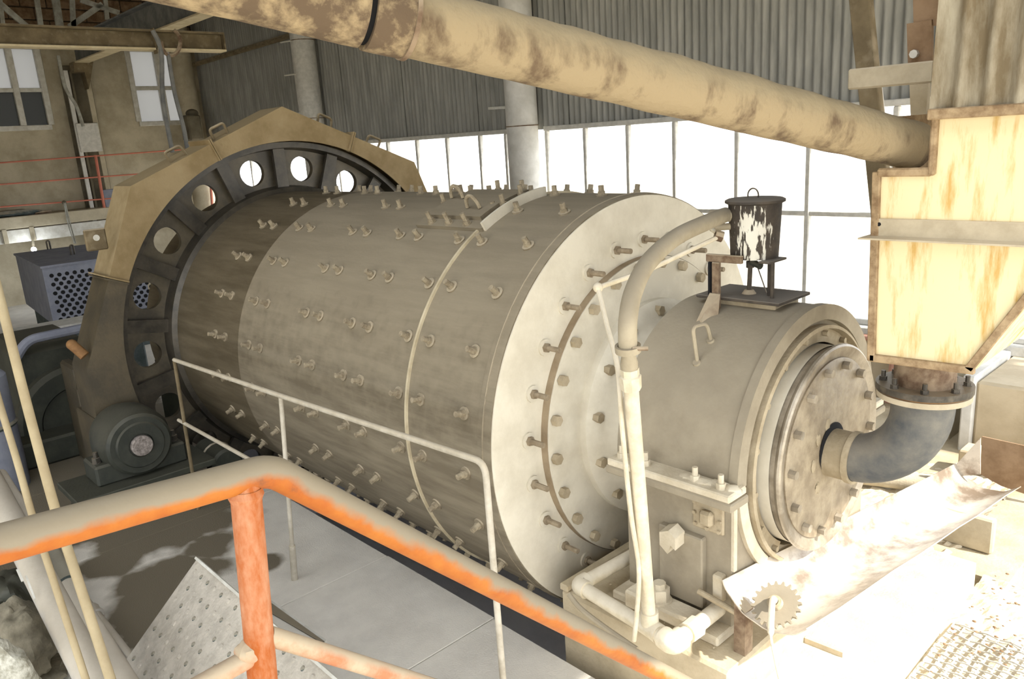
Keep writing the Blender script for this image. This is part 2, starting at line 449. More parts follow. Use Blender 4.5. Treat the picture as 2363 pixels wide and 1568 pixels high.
def window(name, mull, z0, z1, zt, partial=None):
    w = structure(name, ((mull[0] + mull[-1]) / 2, WY + .02, z0))
    MB().cbox(mull[0] - .03, mull[-1] + .03, WY - .02, WY + .06, z1 - .055, z1, .006).build('window_head', 'frame_grey', w)
    MB().cbox(mull[0] - .03, mull[-1] + .03, WY - .02, WY + .06, z0 - .01, z0 + .04, .006).build('window_foot', 'frame_grey', w)
    for q in mull:
        MB().cbox(q - .024, q + .024, WY - .015, WY + .05, z0 + .04, z1 - .055, .008).build('mullion', 'frame_grey', w)
    for a, b in zip(mull[:-1], mull[1:]):
        MB().cbox(a + .024, b - .024, WY - .01, WY + .045, zt - .022, zt + .022, .006).build('transom', 'frame_grey', w)
        for lo, hi in ((z0 + .04, zt - .022), (zt + .022, z1 - .055)):
            MB().box(a + .024, b - .024, WY + .018, WY + .022, lo, hi).build('pane', 'pane_clear', w, smooth=0)
    return w
window('window_1', [-6.80, -6.19, -5.57, -4.96, -4.23, -3.495, -2.74, -2.0, -1.25, -.5, .25, 1.0, 1.75], SILL, HEAD, 1.545)
window('window_2', [-11.55, -10.83, -10.13, -9.40, -8.71, -8.02, -7.52, -7.2], SILL, HEAD, 1.20)
window('window_5', [-16.25, -15.5, -14.75, -14.0, -13.25, -12.6, -12.2], SILL, HEAD, 1.20)
for xx, nm in ((-7.0, 'trim_2'), (-11.9, 'trim_3')):
    c = structure(nm, (xx, 6.82, -.3))
    MB().rev([(0, 0), (0, .19), (7.2, .19), (7.2, 0)], (xx, 6.80, -.3), (0, 0, 1), 28).build('column_shaft', 'col_white' if xx > -8 else 'frame_grey', c)
    for zz in ((2.52, 5.1) if xx > -8 else (2.9, 4.1)):
        MB().rev([(0, .19), (0, .197), (.012, .197), (.012, .19)], (xx, 6.80, zz), (0, 0, 1), 28, close=True).build('wire_tie', 'rust_iron', c)
    if xx < -8:
        for zz in (3.0, 3.6, 4.1): MB().tube([(xx + .05, 6.63, zz), (xx - .25, 6.55, zz)], .012, 6).build('step_iron', 'frame_white', c)
    else: MB().bar((xx - .12, 6.66, 2.75), (xx - .42, 6.66, 2.76), .02, .03).build('step_iron', 'frame_white', c)
# ---- wall piece at the right end, its sunlit strip painted white
pw = structure('wall_right', (-.6, 6.6, -.2))
P1, P2 = onY((2243, 800), 6.6), onY((2243, 1120), 6.6)
MB().cbox(P1.x * 6.1 / 6.6 - .03, P1.x * 6.1 / 6.6 + .05, 6.06, 6.97, -.6, .52, .01).build('sunlit_pilaster', 'col_white', pw)
MB().cbox(P1.x * 6.1 / 6.6 + .05, 3.0, 6.10, 6.98, -.6, .48, .02).build('plaster_block', 'plaster_light', pw)
MB().tube([onY((1990, 778), 6.9), onY((2235, 800), 6.9)], .03, 10).build('pink_pipe', 'pinkpipe', pw)
MB().tube([onY((2068, 800), 6.8), onY((2040, 1000), 6.8)], .035, 10).build('pink_pipe', 'pinkpipe', pw)
MB().cbox(onY((2140, 1000), 6.3).x, onY((2200, 1000), 6.3).x, 6.2, 6.5, -.3, .9, .01).build('post', 'plaster', pw)

# ---- end wall
we = structure('wall_left', (WX - .1, 2, -.2))
W3 = (onX((-70, 215), WX), onX((104, 213), WX)); W4 = (onX((308, 210), WX), onX((437, 210), WX))
zs0, zs1 = 3.08, 4.55
y3a, y3b = W3[0].y, onX((104, 213), WX).y; y4a, y4b = W4[0].y, W4[1].y
for (a, b) in ((-4, y3a), (y3b, y4a), (y4b, WY + .2)):
    MB().box(WX - .25, WX, a, b, -.3, 4.75).build('plaster_panel', 'plaster', we)
for (a, b) in ((y3a, y3b), (y4a, y4b)):
    MB().box(WX - .25, WX, a, b, -.3, zs0).build('plaster_panel', 'plaster', we)
    MB().box(WX - .25, WX, a, b, zs1, 4.75).build('plaster_panel', 'plaster', we)
MB().box(WX - .25, WX - .03, -4, WY + .2, 4.75, 7.0).build('mortar_bed', 'mortar', we)
brick = MB().cbox(-.02, .02, -.205, .205, 0, .19, .012).mesh('brick', 'brick')
for r in range(6):
    for q in range(11):
        put('brick', brick, Matrix.Translation((WX - .012 + random.uniform(-.006, .006), 3.0 + .425 * q + (.21 if r % 2 else 0), 4.78 + .21 * r)), we)
def casement(name, ya, yb, yd, kinds, zt):
    w = structure(name, (WX, (ya + yb) / 2, zs0))
    t = .05
    for (a, b, c, d) in ((ya, yb, zs0, zs0 + .09), (ya, yb, zs1 - .06, zs1)):
        MB().cbox(WX - .12, WX + .03, a, b, c, d, .008).build('frame_rail', 'frame_white', w)
    for q in (ya, yd, yb):
        MB().cbox(WX - .11, WX + .025, q - t, q + t, zs0 + .09, zs1 - .06, .008).build('frame_post', 'frame_white', w)
    i = 0
    for (a, b) in ((ya, yd), (yd, yb)):
        MB().cbox(WX - .10, WX + .02, a + t, b - t, zt - .035, zt + .035, .006).build('glazing_bar', 'frame_white', w)
        for (c, d) in ((zs0 + .09, zt - .035), (zt + .035, zs1 - .06)):
            MB().box(WX - .06, WX - .055, a + t, b - t, c, d).build('pane', kinds[i], w, smooth=0); i += 1
    return w
casement('window_3', y3a, y3b, onX((38, 210), WX).y, ['pane_dark_view', 'pane_dirty', 'pane_dark_view', 'pane_dirty'], onX((60, 208), WX).z)
casement('window_4', y4a, y4b, onX((375, 210), WX).y, ['pane_dirty', 'pane_dirty', 'pane_dirty', 'pane_dirty'], onX((375, 203), WX).z)
# columns of the end wall
c = structure('trim_4', (WX + .15, 4.7, -.2))
yl, yr = onX((160, 240), WX + .2).y, onX((212, 240), WX + .2).y
MB().cbox(WX + .02, WX + .06, yl - .02, yr + .1, -.2, 4.2, .006).build('flange', 'col_dark', c)
MB().cbox(WX + .06, WX + .22, yl + .10, yl + .14, -.2, 4.1, .004).build('web', 'col_dark', c)
MB().cbox(WX + .20, WX + .24, yl, yl + .07, -.2, 4.1, .005).build('flange', 'col_white', c)
MB().cbox(WX + .20, WX + .24, yr - .05, yr + .04, -.2, 4.1, .005).build('flange', 'plaster', c)
MB().cbox(WX + .18, WX + .27, yl + .02, yr + .02, onX((190, 352), WX + .2).z, onX((190, 285), WX + .2).z, .01).build('cover_box', 'frame_grey', c)
MB().cbox(WX + .18, WX + .27, yr - .12, yr + .1, onX((215, 482), WX + .2).z, onX((215, 440), WX + .2).z, .01).build('cover_box', 'box_grey', c)
MB().prism([onX((160, 146), WX + .3), onX((206, 146), WX + .3), onX((196, 208), WX + .3), onX((186, 170), WX + .3), onX((162, 170), WX + .3)], (.25, 0, 0)).build('bracket', 'steel_brown', c)
MB().tube(spline([onX((134, 128), -15.9), onX((150, 200), -15.9), onX((176, 245), -15.9), onX((192, 292), -15.9)]), .03, 8).build('cable_pipe', 'truss_light', c)
c = structure('trim_5', (-16.4, 6.7, -.2))
MB().rev([(0, 0), (0, .2), (6, .2), (6, 0)], (-16.35, 6.62, -.2), (0, 0, 1), 20).build('column_shaft', 'plaster', c)
# ---- roof, end trusses and the wall behind the camera
cl = structure('ceiling', (-6, 1.5, 6.9))
SKX0, SKX1, SKY0, SKY1 = -4.4, .4, -3.6, 1.4      # unseen roof light, added to brighten the walkway floor
for (a, b, c, d) in ((-17, SKX0, -4.2, WY + .4), (SKX1, 1.2, -4.2, WY + .4), (SKX0, SKX1, -4.2, SKY0), (SKX0, SKX1, SKY1, WY + .4)):
    MB().box(a, b, c, d, 6.9, 7.0).build('roof_sheet', 'roofing', cl)
for k in range(4):
    xa = SKX0 + 1.2 * k
    MB().box(xa + .02, xa + 1.18, SKY0, SKY1, 6.94, 6.945).build('added_roof_pane', 'pane_clear', cl, smooth=0)
    MB().box(xa - .02, xa + .02, SKY0, SKY1, 6.88, 7.0).build('added_roof_bar', 'steel_grey', cl)
for yy in (1.8, 4.7):
    MB().box(-16.7, 1.0, yy - .08, yy + .08, 6.6, 6.9).build('purlin', 'steel_brown', cl)
wf = structure('wall_front', (-8, -4.1, 0))
MB().box(-17, -6.5, -4.2, -4.0, -.2, 6.9).build('plaster_panel', 'plaster', wf)
MB().box(-6.5, 1.2, -4.2, -4.0, 3.0, 6.9).build('plaster_panel', 'plaster', wf)
wg = structure('trim_6', (1.1, 1.5, 3.3))
MB().box(1.0, 1.2, -4.2, WY + .4, 3.3, 6.9).build('sun_cut_panel', 'plaster', wg)  # unseen gable added, its lower edge set to cut off the sun
gr = MB().box(-60, 60, -60, 60, -1.6, -1.4).build('ground', 'earth'); gr['kind'] = 'structure'

# ---- crane girder, runway, truss
t = thing('crane_girder', 'brown steel I-beam girder crossing in front of the end wall', 'beam', (-10, 2, 3.68))
gz = .04
MB().cbox(-10.09, -9.91, -3.5, 4.60, 3.66, 3.685, .004).build('bottom_flange', 'flange_light', t)
MB().cbox(-10.09, -9.91, -3.5, 4.60, 3.86, 3.885, .004).build('top_flange', 'steel_brown', t)
MB().box(-10.012, -9.988, -3.5, 4.58, 3.685, 3.86).build('web', 'steel_brown', t)
MB().box(-10.085, -9.915, 4.585, 4.60, 3.685, 3.86).build('end_plate', 'steel_brown', t)
MB().box(-10.0, -9.91, 3.74, 3.755, 3.62, 3.90).build('stiffener', 'steel_brown', t)
t = thing('crane_runway', 'dark grey runway beam with a lower flange coloured pale as if lit under the roof', 'beam', (-13, 4.74, 4.2))
MB().cbox(-16.4, -9.0, 4.62, 4.86, 4.20, 4.225, .004).build('bottom_flange', 'flange_light', t)  # light on the flange is put into its pale colour
MB().cbox(-16.4, -9.0, 4.62, 4.86, 4.60, 4.625, .004).build('top_flange', 'steel_grey', t)
MB().box(-16.4, -9.0, 4.72, 4.76, 4.225, 4.60).build('web', 'steel_grey', t)
t = thing('roof_truss', 'pale angle iron truss in front of the brick gable', 'truss', (-15.6, 4, 4.3))
for a, b, w in (((-10, 0), (72, 70), .09), ((160, 62), (236, 10), .09), ((243, 0), (247, 46), .07), ((85, 0), (95, 66), .08), ((122, -40), (138, 62), .12), ((165, -20), (170, 70), .08), ((185, 0), (275, 30), .08), ((0, 0), (8, 66), .06)):
    MB().bar(onX(a, -15.6), onX(b, -15.6), w, .05, (1, 0, 0)).build('brace', 'truss_light', t)
MB().bar((-15.6, 2.5, 4.62), (-15.6, 6.9, 4.66), .08, .1, (1, 0, 0)).build('chord', 'truss_light', t)

# ---- far platform with red rails, white beam, lamp
t = thing('far_platform', 'concrete gallery slab on a white beam along the end wall', 'platform', (-16.1, 3, 1.2))
s1, s2, s3 = onX((120, 492), -16).z, onX((120, 519), -16).z, onX((120, 551), -16).z
MB().cbox(-16.65, -16.0, -3.9, 4.72, s2, s1, .01).build('slab', 'plaster', t)
MB().cbox(-16.2, -16.02, -3.9, 4.6, s3, s2 - .02, .006).build('beam', 'frame_white', t)
for yy in (2.9, 3.32):
    MB().box(-16.02, -15.99, yy, yy + .07, s3, s2).build('stiffener', 'plaster', t)
t = thing('gallery_railing', 'thin red railing with three bars along the concrete gallery', 'railing', (-16.05, 3, s1))
for a, b in (((0, 376), (430, 345)), ((0, 426), (330, 401)), ((0, 478), (300, 455))):
    p, q = onX(a, -16.05), onX(b, -16.05); d = (q - p); MB().tube([p - d * 2, q], .013, 8).build('bar', 'orange_far', t)
MB().tube([onX((220, 358), -16.05), onX((244, 500), -16.05)], .026, 8).build('post', 'orange_far', t)
MB().tube([onX((480, 340), -16.05), onX((490, 480), -16.05)], .026, 8).build('post', 'orange_far', t)
t = thing('hanging_wire', 'pale doubled wire hanging from the gallery to the grey box', 'wire', onX((175, 560), -15.7))
MB().tube(spline([onX((148, 468), -15.985), onX((158, 520), -15.94), onX((172, 562), -15.7)]), .012, 6).build('strand', 'truss_light', t)
MB().tube(spline([onX((150, 468), -15.985), onX((163, 520), -15.94), onX((175, 562), -15.7)]), .012, 6).build('strand', 'truss_light', t)
MB().ball(onX((148, 468), -16.01), .04, 8, 6).build('insulator', 'col_dark', t)
t = thing('dark_bundle', 'dark rolled bundle lying on the concrete gallery', 'bundle', onX((30, 495), -16.2))
MB().ball(onX((20, 494), -16.2), .12, 16, 8, (1, 4.2, .55), .3, 3).build('roll', 'pipe_dark', t)
MB().tube([onX((80, 492), -16.2), onX((118, 488), -16.2)], .03, 8).build('handle', 'rust_iron', t)
t = thing('wall_lamp', 'small glowing bulb under the white beam', 'lamp', onX((78, 575), -15.9))
MB().ball(onX((78, 576), -15.9), .045, 12, 8).build('bulb', 'lamp_on', t)
MB().tube([onX((77, 568), -15.9), onX((76, 556), -15.9)], .025, 8).build('socket', 'col_dark', t)
pl = bpy.data.lights.new('wall_lamp_light', 'POINT'); pl.energy = 4; pl.shadow_soft_size = .06; pl.color = (.9, .95, 1)
po = bpy.data.objects.new('wall_lamp_light', pl); COL.objects.link(po); po.location = onX((78, 582), -15.75)
# hoist slings
t = thing('hoist_slings', 'two slim rods hung from a ring below the brown girder', 'sling', onX((400, 340), -9.4))
MB().tube(spline([onX((352, 70), -9.886), onX((372, 120), -9.886), onX((376, 230), -9.884), onX((398, 352), -9.884)]), .028, 8).build('rod', 'steel_grey', t)
MB().tube(spline([onX((388, 125), -9.886), onX((402, 210), -9.884), onX((424, 296), -9.884), onX((432, 344), -9.884)]), .026, 8).build('rod', 'steel_grey', t)
ring = [onX((394 + 22 * math.cos(a), 98 + 30 * math.sin(a)), -9.886) for a in [R_(q) for q in range(-70, 200, 15)]]
MB().tube(ring, .024, 8).build('ring', 'rust_iron', t)
t = thing('wall_siren', 'dark boxy device fixed beside the second small window', 'device', onX((440, 300), -15.8))
MB().cbox(-15.9, -15.5, onX((424, 280), -15.7).y, onX((455, 280), -15.7).y, onX((440, 325), -15.7).z, onX((440, 266), -15.7).z, .03).build('case', 'col_dark', t)
MB().ball(onX((443, 262), -15.7), .12, 12, 8, (1, 1, .7)).build('dome', 'col_dark', t)

# ================================================================== the ball mill
mill = thing('ball_mill', 'huge dust covered rotating drum mill studded with bolts and a holed gear wheel', 'mill', (-4.3, AY, -.12))
RS = 1.1
MB().rev([(-6.75, 0), (-6.75, RS - .002), (-5.02, RS - .002), (-5.02, RS - .1)], (0, AY, AZ), n=128).build('oily_course', 'shell_oily', mill, smooth=20)
MB().rev([(-5.02, RS - .1), (-5.02, RS), (-2.56, RS), (-2.56, RS + .004), (-2.50, RS + .004), (-2.48, RS), (-2.48, .6)], (0, AY, AZ), n=128).build('shell', 'shell_dust', mill, smooth=20, fix=False)
MB().rev([(-2.531, RS + .002), (-2.529, RS + .007), (-2.525, RS + .007), (-2.523, RS + .002)], (0, AY, AZ), n=128).build('seam', 'shell_bolt', mill)
MB().rev([(-3.108, RS - .002), (-3.106, RS + .012), (-3.092, RS + .012), (-3.090, RS - .002)], (0, AY, AZ), n=128).build('weld_band', 'weld_cream', mill)
MB().rev([(-2.484, .77), (-2.484, RS - .006), (-2.474, RS - .006), (-2.470, RS - .02), (-2.470, .77)], (0, AY, AZ), n=128).build('head_plate', 'cream_dust', mill)
hp = MB().rev([(-2.471, .60), (-2.471, .79), (-2.428, .79)], (0, AY, AZ), n=96).build('step_rim', 'rust_band', mill)
MB().rev([(-2.440, .79), (-2.425, .787), (-2.425, .50)], (0, AY, AZ), n=96).build('inner_plate', 'cream_dust', mill)
MB().rev([(-2.425, .57), (-2.385, .57), (-2.37, .555), (-2.34, .50), (-2.27, .462), (-2.10, .45), (-1.50, .45)], (0, AY, AZ), n=72).build('trunnion', 'cream_dust', mill)
sb = bolt_mesh('shell_bolt', 'cream_bolt', .032, .0195, .0145, .007, .018, .054, wm='shell_bolt')
for r in range(24):
    an = 168.7 - 15 * r
    for xb in (-2.66, -2.99, -3.17, -3.52, -3.69, -4.03, -4.19, -4.69, -4.85, -5.22, -5.38):
        if xb < -3.2 and xb > -3.85 and 94 < an % 360 < 118: continue
        d = V(0, math.cos(R_(an)), math.sin(R_(an)))
        if d.dot((CAMO - V(xb, AY, AZ)).normalized()) < -.25: continue
        put('shell_bolt', sb, frame(axp(xb, RS, an), d, r + xb), mill)
hb = bolt_mesh('head_bolt', 'bolt_brown', .040, .023, .0135, .010, .014, .10, wm='cream_dust')
ib = bolt_mesh('inner_bolt', 'dust_brown', .02, .027, .01, .002, .030, .0)
for k in range(25):
    put('head_bolt', hb, frame(axp(-2.470, .875, 103.8 - 14.4 * k), (1, 0, 0), k), mill)
    put('inner_bolt', ib, frame(axp(-2.425, .752, 112.1 - 14.4 * k), (1, 0, 0), k), mill)
cb = bolt_mesh('trunnion_bolt', 'dust_brown', .034, .026, .014, .004, .05, .0)
for k in range(14):
    put('trunnion_bolt', cb, frame(axp(-2.385, .525, 92.3 - 25.714 * k), (1, 0, 0), k), mill)
# manhole saddle on the shell
def patch(x0, x1, a0, a1, r0, r1, n=14):
    return MB().rev([(x0, r0), (x0, r1), (x1, r1), (x1, r0)], (0, AY, AZ), n=n, a0=a0, a1=a1, close=True)
mh = patch(-3.62, -3.06, 93.5, 119.5, RS - .01, RS + .022).build('manhole_frame', 'shell_dust', mill)
patch(-3.06, -3.045, 94, 119, RS - .01, RS + .05).build('lit_frame_strip', 'cream_dust', mh)  # edge facing the light, its lit tone painted as cream
patch(-3.58, -3.12, 97, 116, RS + .022, RS + .045).build('manhole_cover', 'shell_dust', mh)
for an, xx in ((112, -3.25), (106, -3.52)):
    c0 = axp(xx, RS + .05, an); u = V(1, 0, 0); w = axp(0, 1, an) - axp(0, 0, an)
    MB().tube([c0 + u * .05 * math.cos(a) + w * .07 * math.sin(a) for a in [R_(q) for q in range(0, 181, 15)]], .011, 8).build('lifting_ring', 'cream_bolt', mh)
mb_ = bolt_mesh('manhole_bolt', 'cream_bolt', .026, .02, .013, .006, .02, .07)
for an, xx in ((118, -3.2), (118, -3.35), (118, -3.5), (95.5, -3.2), (95.5, -3.4), (108, -3.1), (101, -3.1), (108, -3.6), (101, -3.6)):
    put('manhole_bolt', mb_, frame(axp(xx, RS + .02, an), axp(0, 1, an) - axp(0, 0, an)), mh)
# girth gear: web ring with round holes, rims, radial ribs
def holed_ring(x0, x1, r0, r1, rh, rr, n, phase, per=24):
    hw = R_(180 / n) * rh
    ts = sorted([2 * math.pi * q / per for q in range(per)] + [math.atan2(dy, dx) % (2 * math.pi) for dy in (r1 - rh, r0 - rh) for dx in (hw, -hw)])
    b = MB(); m = len(ts)
    def pt(xx, a0, s, t): return axp(xx, rh + s * math.sin(t), a0 + math.degrees(s * math.cos(t) / rh))
    for k in range(n):
        a0 = phase + 360 / n * k; out = []
        for t in ts:
            dx, dy = math.cos(t), math.sin(t); cand = []
            if abs(dx) > 1e-6: cand.append(hw / abs(dx))
            if dy > 1e-6: cand.append((r1 - rh) / dy)
            if dy < -1e-6: cand.append((r0 - rh) / dy)
            out.append(min(cand))
        for xx in (x0, x1):
            b.add([pt(xx, a0, rr, t) for t in ts] + [pt(xx, a0, s, t) for s, t in zip(out, ts)], [(q, (q + 1) % m, m + (q + 1) % m, m + q) for q in range(m)])
        b.add([pt(xx, a0, rr, t) for xx in (x0, x1) for t in ts], [(q, (q + 1) % m, m + (q + 1) % m, m + q) for q in range(m)])
    return b
gear = holed_ring(-6.27, -6.22, 1.10, 1.46, 1.29, .104, 18, 100.7, 24).build('gear_web', 'gear_web', mill, smooth=25)
MB().rev([(-6.37, 1.44), (-6.37, 1.50), (-6.10, 1.50), (-6.10, 1.455), (-6.22, 1.44)], (0, AY, AZ), n=120).build('gear_rim', 'gear_black', mill)
MB().rev([(-6.35, 1.095), (-6.35, 1.15), (-6.22, 1.15), (-6.10, 1.135), (-6.085, 1.095)], (0, AY, AZ), n=120).build('gear_hub_flange', 'gear_black', mill)
for k in range(18):
    an = 90.7 - 20 * k; p, q = axp(-6.17, 1.14, an), axp(-6.17, 1.45, an)
    MB().bar(p, q, .10, .035, (1, 0, 0)).build('gear_rib', 'gear_black', mill)
tooth = MB().box(-.14, .14, -.022, .022, 0, .05).mesh('tooth', 'gear_black')
for k in range(96):
    an = 3.75 * k; d = axp(0, 1, an) - axp(0, 0, an)
    Mz = frame(axp(-6.25, 1.50, an), d); x_ = V(1, 0, 0); y_ = d.cross(x_)
    Mm = Matrix((x_, y_, d)).transposed().to_4x4(); Mm.translation = axp(-6.25, 1.50, an)
    if 100 < an < 260: put('tooth', tooth, Mm, mill)
# feed end disc
MB().rev([(-1.56, .40), (-1.555, .438), (-1.54, .446), (-1.48, .446), (-1.472, .452), (-1.467, .461), (-1.458, .466), (-1.449, .464), (-1.444, .455), (-1.446, .440), (-1.456, .418), (-1.460, .40), (-1.460, .0)], (0, AY, AZ), n=96).build('feed_ring', 'disc_steel', mill)
fc = MB().rev([(-1.462, 0), (-1.462, .405), (-1.452, .405), (-1.449, .399), (-1.449, .0)], (0, AY, AZ), n=72).build('feed_cover', 'disc_wet', mill)
MB().rev([(-1.449, .0), (-1.449, .112), (-1.445, .118), (-1.440, .104), (-1.440, 0)], (0, AY, AZ), n=32).build('inlet_hole', 'hole_black', fc)
fb = bolt_mesh('cover_bolt', 'disc_steel', .012, .020, .01, .001, .03, 0)
for k in range(14):
    put('cover_bolt', fb, frame(axp(-1.449, .372, 76 + 25.714 * k), (1, 0, 0), k), mill)
random.seed(3)
for k in range(4):
    MB().ball(axp(-1.448, .13 + .02 * k, 110 + 40 * k), .02, 10, 6, (.3, 1, 1.4), .5, k).build('mud_clot', 'dust_brown', fc)

# ---- gear guard (octagonal casing), two upper pieces and a lower one
def guard_piece(name, label, a0, a1, mt, low=False):
    t = thing(name, label, 'guard', axp(-6.3, 1.6, a0))
    RO, RI = 1.775, 1.505
    def ro(a):
        if low and a > 180: return RO * math.cos(R_(0)) / max(.2, math.cos(R_(a - 180)))
        k = round((a - 67.5) / 45); mid = 67.5 + 45 * k
        return RO * math.cos(R_(22.5)) / math.cos(R_(a - mid))
    st = [a0 + (a1 - a0) * i / 30 for i in range(31)]
    for ve in (90, 135, 180):
        if a0 < ve < a1: st.append(ve)
    st = sorted(st); X0, X1 = -6.40, -6.03
    b = MB(); vs = []; n = len(st)
    for a in st: vs += [axp(X1, RI, a), axp(X1, ro(a), a), axp(X1 - .012, RI, a), axp(X1 - .012, ro(a) , a)]
    b.add(vs, [f for i in range(n - 1) for f in ((4*i, 4*i+1, 4*i+5, 4*i+4), (4*i+2, 4*i+6, 4*i+7, 4*i+3), (4*i, 4*i+4, 4*i+6, 4*i+2))])
    b.build('face_plate', mt, t, smooth=25)
    b = MB(); vs = []
    for a in st: vs += [axp(X1, ro(a), a), axp(X0, ro(a), a), axp(X0, ro(a) - .015, a), axp(X1 - .012, ro(a) - .015, a)]
    b.add(vs, [f for i in range(n - 1) for f in ((4*i, 4*i+1, 4*i+5, 4*i+4), (4*i+1, 4*i+2, 4*i+6, 4*i+5), (4*i+2, 4*i+3, 4*i+7, 4*i+6))])
    b.build('rim_plate', mt, t, smooth=25)
    b = MB(); vs = []
    for a in st: vs += [axp(X0, RI, a), axp(X0, ro(a), a)]
    b.add(vs, [(2*i, 2*i+1, 2*i+3, 2*i+2) for i in range(n - 1)])
    b.build('back_plate', mt, t, smooth=25)
    for ae in ((a0, a1) if not low else (a0,)):
        off = .45 if ae == a0 else -.45
        MB().prism([axp(x_, r_, ae + off * .2) for x_, r_ in ((X0, 1.572), (X1 - .03, 1.572), (X1 - .03, RI), (X1 + .02, RI), (X1 + .02, ro(ae) + .035), (X0, ro(ae) + .035))], (axp(0, 1.6, ae + off) - axp(0, 1.6, ae + off * .2))).build('joint_flange', mt, t)
    return t, ro
g1, ro = guard_piece('gear_guard', 'tan octagonal gear cover piece with the peaked top', 67.5, 112.5, 'guard_tan')
g2, ro = guard_piece('gear_guard', 'tan gear cover piece with a lug, beside the grey perforated box', 112.5, 157.5, 'guard_tan')
g3, _ = guard_piece('gear_guard', 'tan gear cover piece sloping down against the windows', 22.5, 67.5, 'guard_tan')
g4, _ = guard_piece('gear_guard', 'scuffed grey lower gear cover standing behind the pinion bearing', 157.5, 212, 'guard_grey', True)
def grab(par, p, q, up, h, r=.011, mt='steel_brown'):
    p, q = Vector(p), Vector(q); u = Vector(up).normalized() * h
    return MB().tube(fillet([p - u * .1, p + u, q + u, q - u * .1], h * .3), r, 8).build('handle', mt, par)
for g, a in ((g1, 76), (g1, 108), (g2, 121), (g3, 59)):
    p, q = axp(-6.1, ro(a - 2.2), a - 2.2), axp(-6.1, ro(a + 2.2), a + 2.2)
    grab(g, p, q, (p + q) / 2 - V(-6.1, AY, AZ), .085)
b = MB(); P = onX((222, 552), -6.03)
b.cbox(-6.06, -6.03, P.y - .07, P.y + .07, P.z - .08, P.z + .07, .008).build('lug', 'steel_brown', g2)
MB().rev([(0, 0), (0, .022), (.006, .022), (.006, 0)], onX((222, 549), -6.034), (1, 0, 0), 12).build('lug_eye', 'frame_white', g2)
# lower far part: front plate continuing to the floor
MB().cbox(-6.5, -6.05, 1.40, 1.62, .0, .62, .01).build('leg_plate', 'guard_grey', g4)

# ---- pinion bearing on its bed
t = thing('pinion_bearing', 'round dark green pinion bearing with a pale shaft end, on a steel bed', 'bearing', (-5.8, 1.56, .3))
BC = onX((325, 1027), -5.6); by, bz = BC.y, BC.z
MB().rev([(-6.0, 0), (-6.0, .22), (-5.9, .245), (-5.72, .245), (-5.68, .225), (-5.62, .22), (-5.60, .20), (-5.60, .165), (-5.585, .155), (-5.585, .085), (-5.60, .08), (-5.60, 0)], (0, by, bz), n=48).build('casing', 'bearing_green', t)
MB().rev([(-5.66, .0), (-5.66, .072), (-5.565, .072), (-5.56, .066), (-5.56, 0)], (0, by, bz), n=28).build('shaft_end', 'shaft_dust', t)
MB().cbox(-5.95, -5.66, by - .30, by + .32, .25, .40, .015).build('foot', 'bearing_green', t)
MB().cbox(-5.9, -5.7, by - .2, by + .2, .38, bz, .02).build('pedestal', 'bearing_green', t)
nb = bolt_mesh('foot_bolt', 'dark_steel', .03, .03, .015, .006, .035, .08)
for yy in (-.26, .27): put('foot_bolt', nb, frame((-5.75, by + yy, .40), (0, 0, 1)), t)
t = thing('bearing_bed', 'dusty steel bed frame under the pinion bearing', 'bed', (-5.9, 1.6, 0))
MB().cbox(-6.02, -5.52, 1.08, 2.02, .205, .252, .006).build('top_plate', 'reducer', t)
MB().box(-6.02, -5.56, 1.14, 1.18, 0, .207).build('side_rail', 'dark_steel', t)
MB().box(-6.02, -5.56, 1.92, 1.96, 0, .207).build('side_rail', 'dark_steel', t)
MB().box(-5.60, -5.56, 1.18, 1.92, 0, .207).build('cross_rail', 'dark_steel', t)
t = thing('oil_barrel', 'small rounded dark drum lying beside the pinion bed', 'drum', (-5.75, 2.155, .0))
MB().rev([(0, 0), (0, .10), (.02, .12), (.38, .12), (.40, .10), (.40, 0)], (-6.05, 2.155, .125), (1, 0, 0), 20).build('barrel', 'reducer', t)
MB().rev([(.19, .12), (.20, .13), (.21, .12)], (-6.05, 2.155, .125), (1, 0, 0), 20).build('hoop', 'dark_steel', t)
# ---- reducer and coupling behind
t = thing('gear_reducer', 'dark green gearbox casing with a round cover behind the bearing', 'gearbox', (-8.2, 1.6, 0))
P = onX((30, 780), -7.6)
ya, yb, zt = onX((45, 900), -7.6).y, onX((200, 900), -7.6).y + .1, onX((120, 792), -7.6).z
MB().cbox(-8.6, -7.6, ya, yb, 0, zt, .06).build('casing', 'reducer', t)
RC = onX((185, 965), -7.55)
MB().rev([(0, 0), (0, .50), (.10, .50), (.14, .46), (.14, .32), (.10, .30), (.10, 0)], (-7.6, RC.y, RC.z), n=40).build('round_cover', 'reducer', t)
MB().tube(fillet([onX((35, 830), -7.55), onX((62, 785), -7.55), onX((205, 755), -7.55)], .12), .04, 10).build('cover_pipe', 'box_grey', t)
MB().cbox(-7.6, -7.2, ya - .15, yb + .2, 0, .22, .02).build('foot', 'reducer', t)
t = thing('coupling_guard', 'upright narrow dark guard plate beside the gear cover', 'guard', (-6.9, 1.35, 0))
a, b2 = onX((178, 900), -6.8), onX((208, 900), -6.8)
MB().cbox(-7.2, -6.8, a.y, b2.y, 0, onX((190, 845), -6.8).z, .02).build('plate', 'guard_grey', t)
MB().prism([onX((176, 845), -6.78), onX((205, 875), -6.78), onX((205, 900), -6.78), onX((176, 900), -6.78)], (-.1, 0, 0)).build('cap', 'guard_grey', t)
t = thing('grease_gun', 'rusty orange grease cartridge stuck on the gear cover side', 'cartridge', onX((185, 805), -6.0))
MB().tube([onX((166, 796), -6.1), onX((196, 822), -6.05)], .036, 12).build('body', 'chip_rust', t)
MB().ball(onX((166, 796), -6.1), .038, 10, 8).build('cap', 'chip_rust', t)
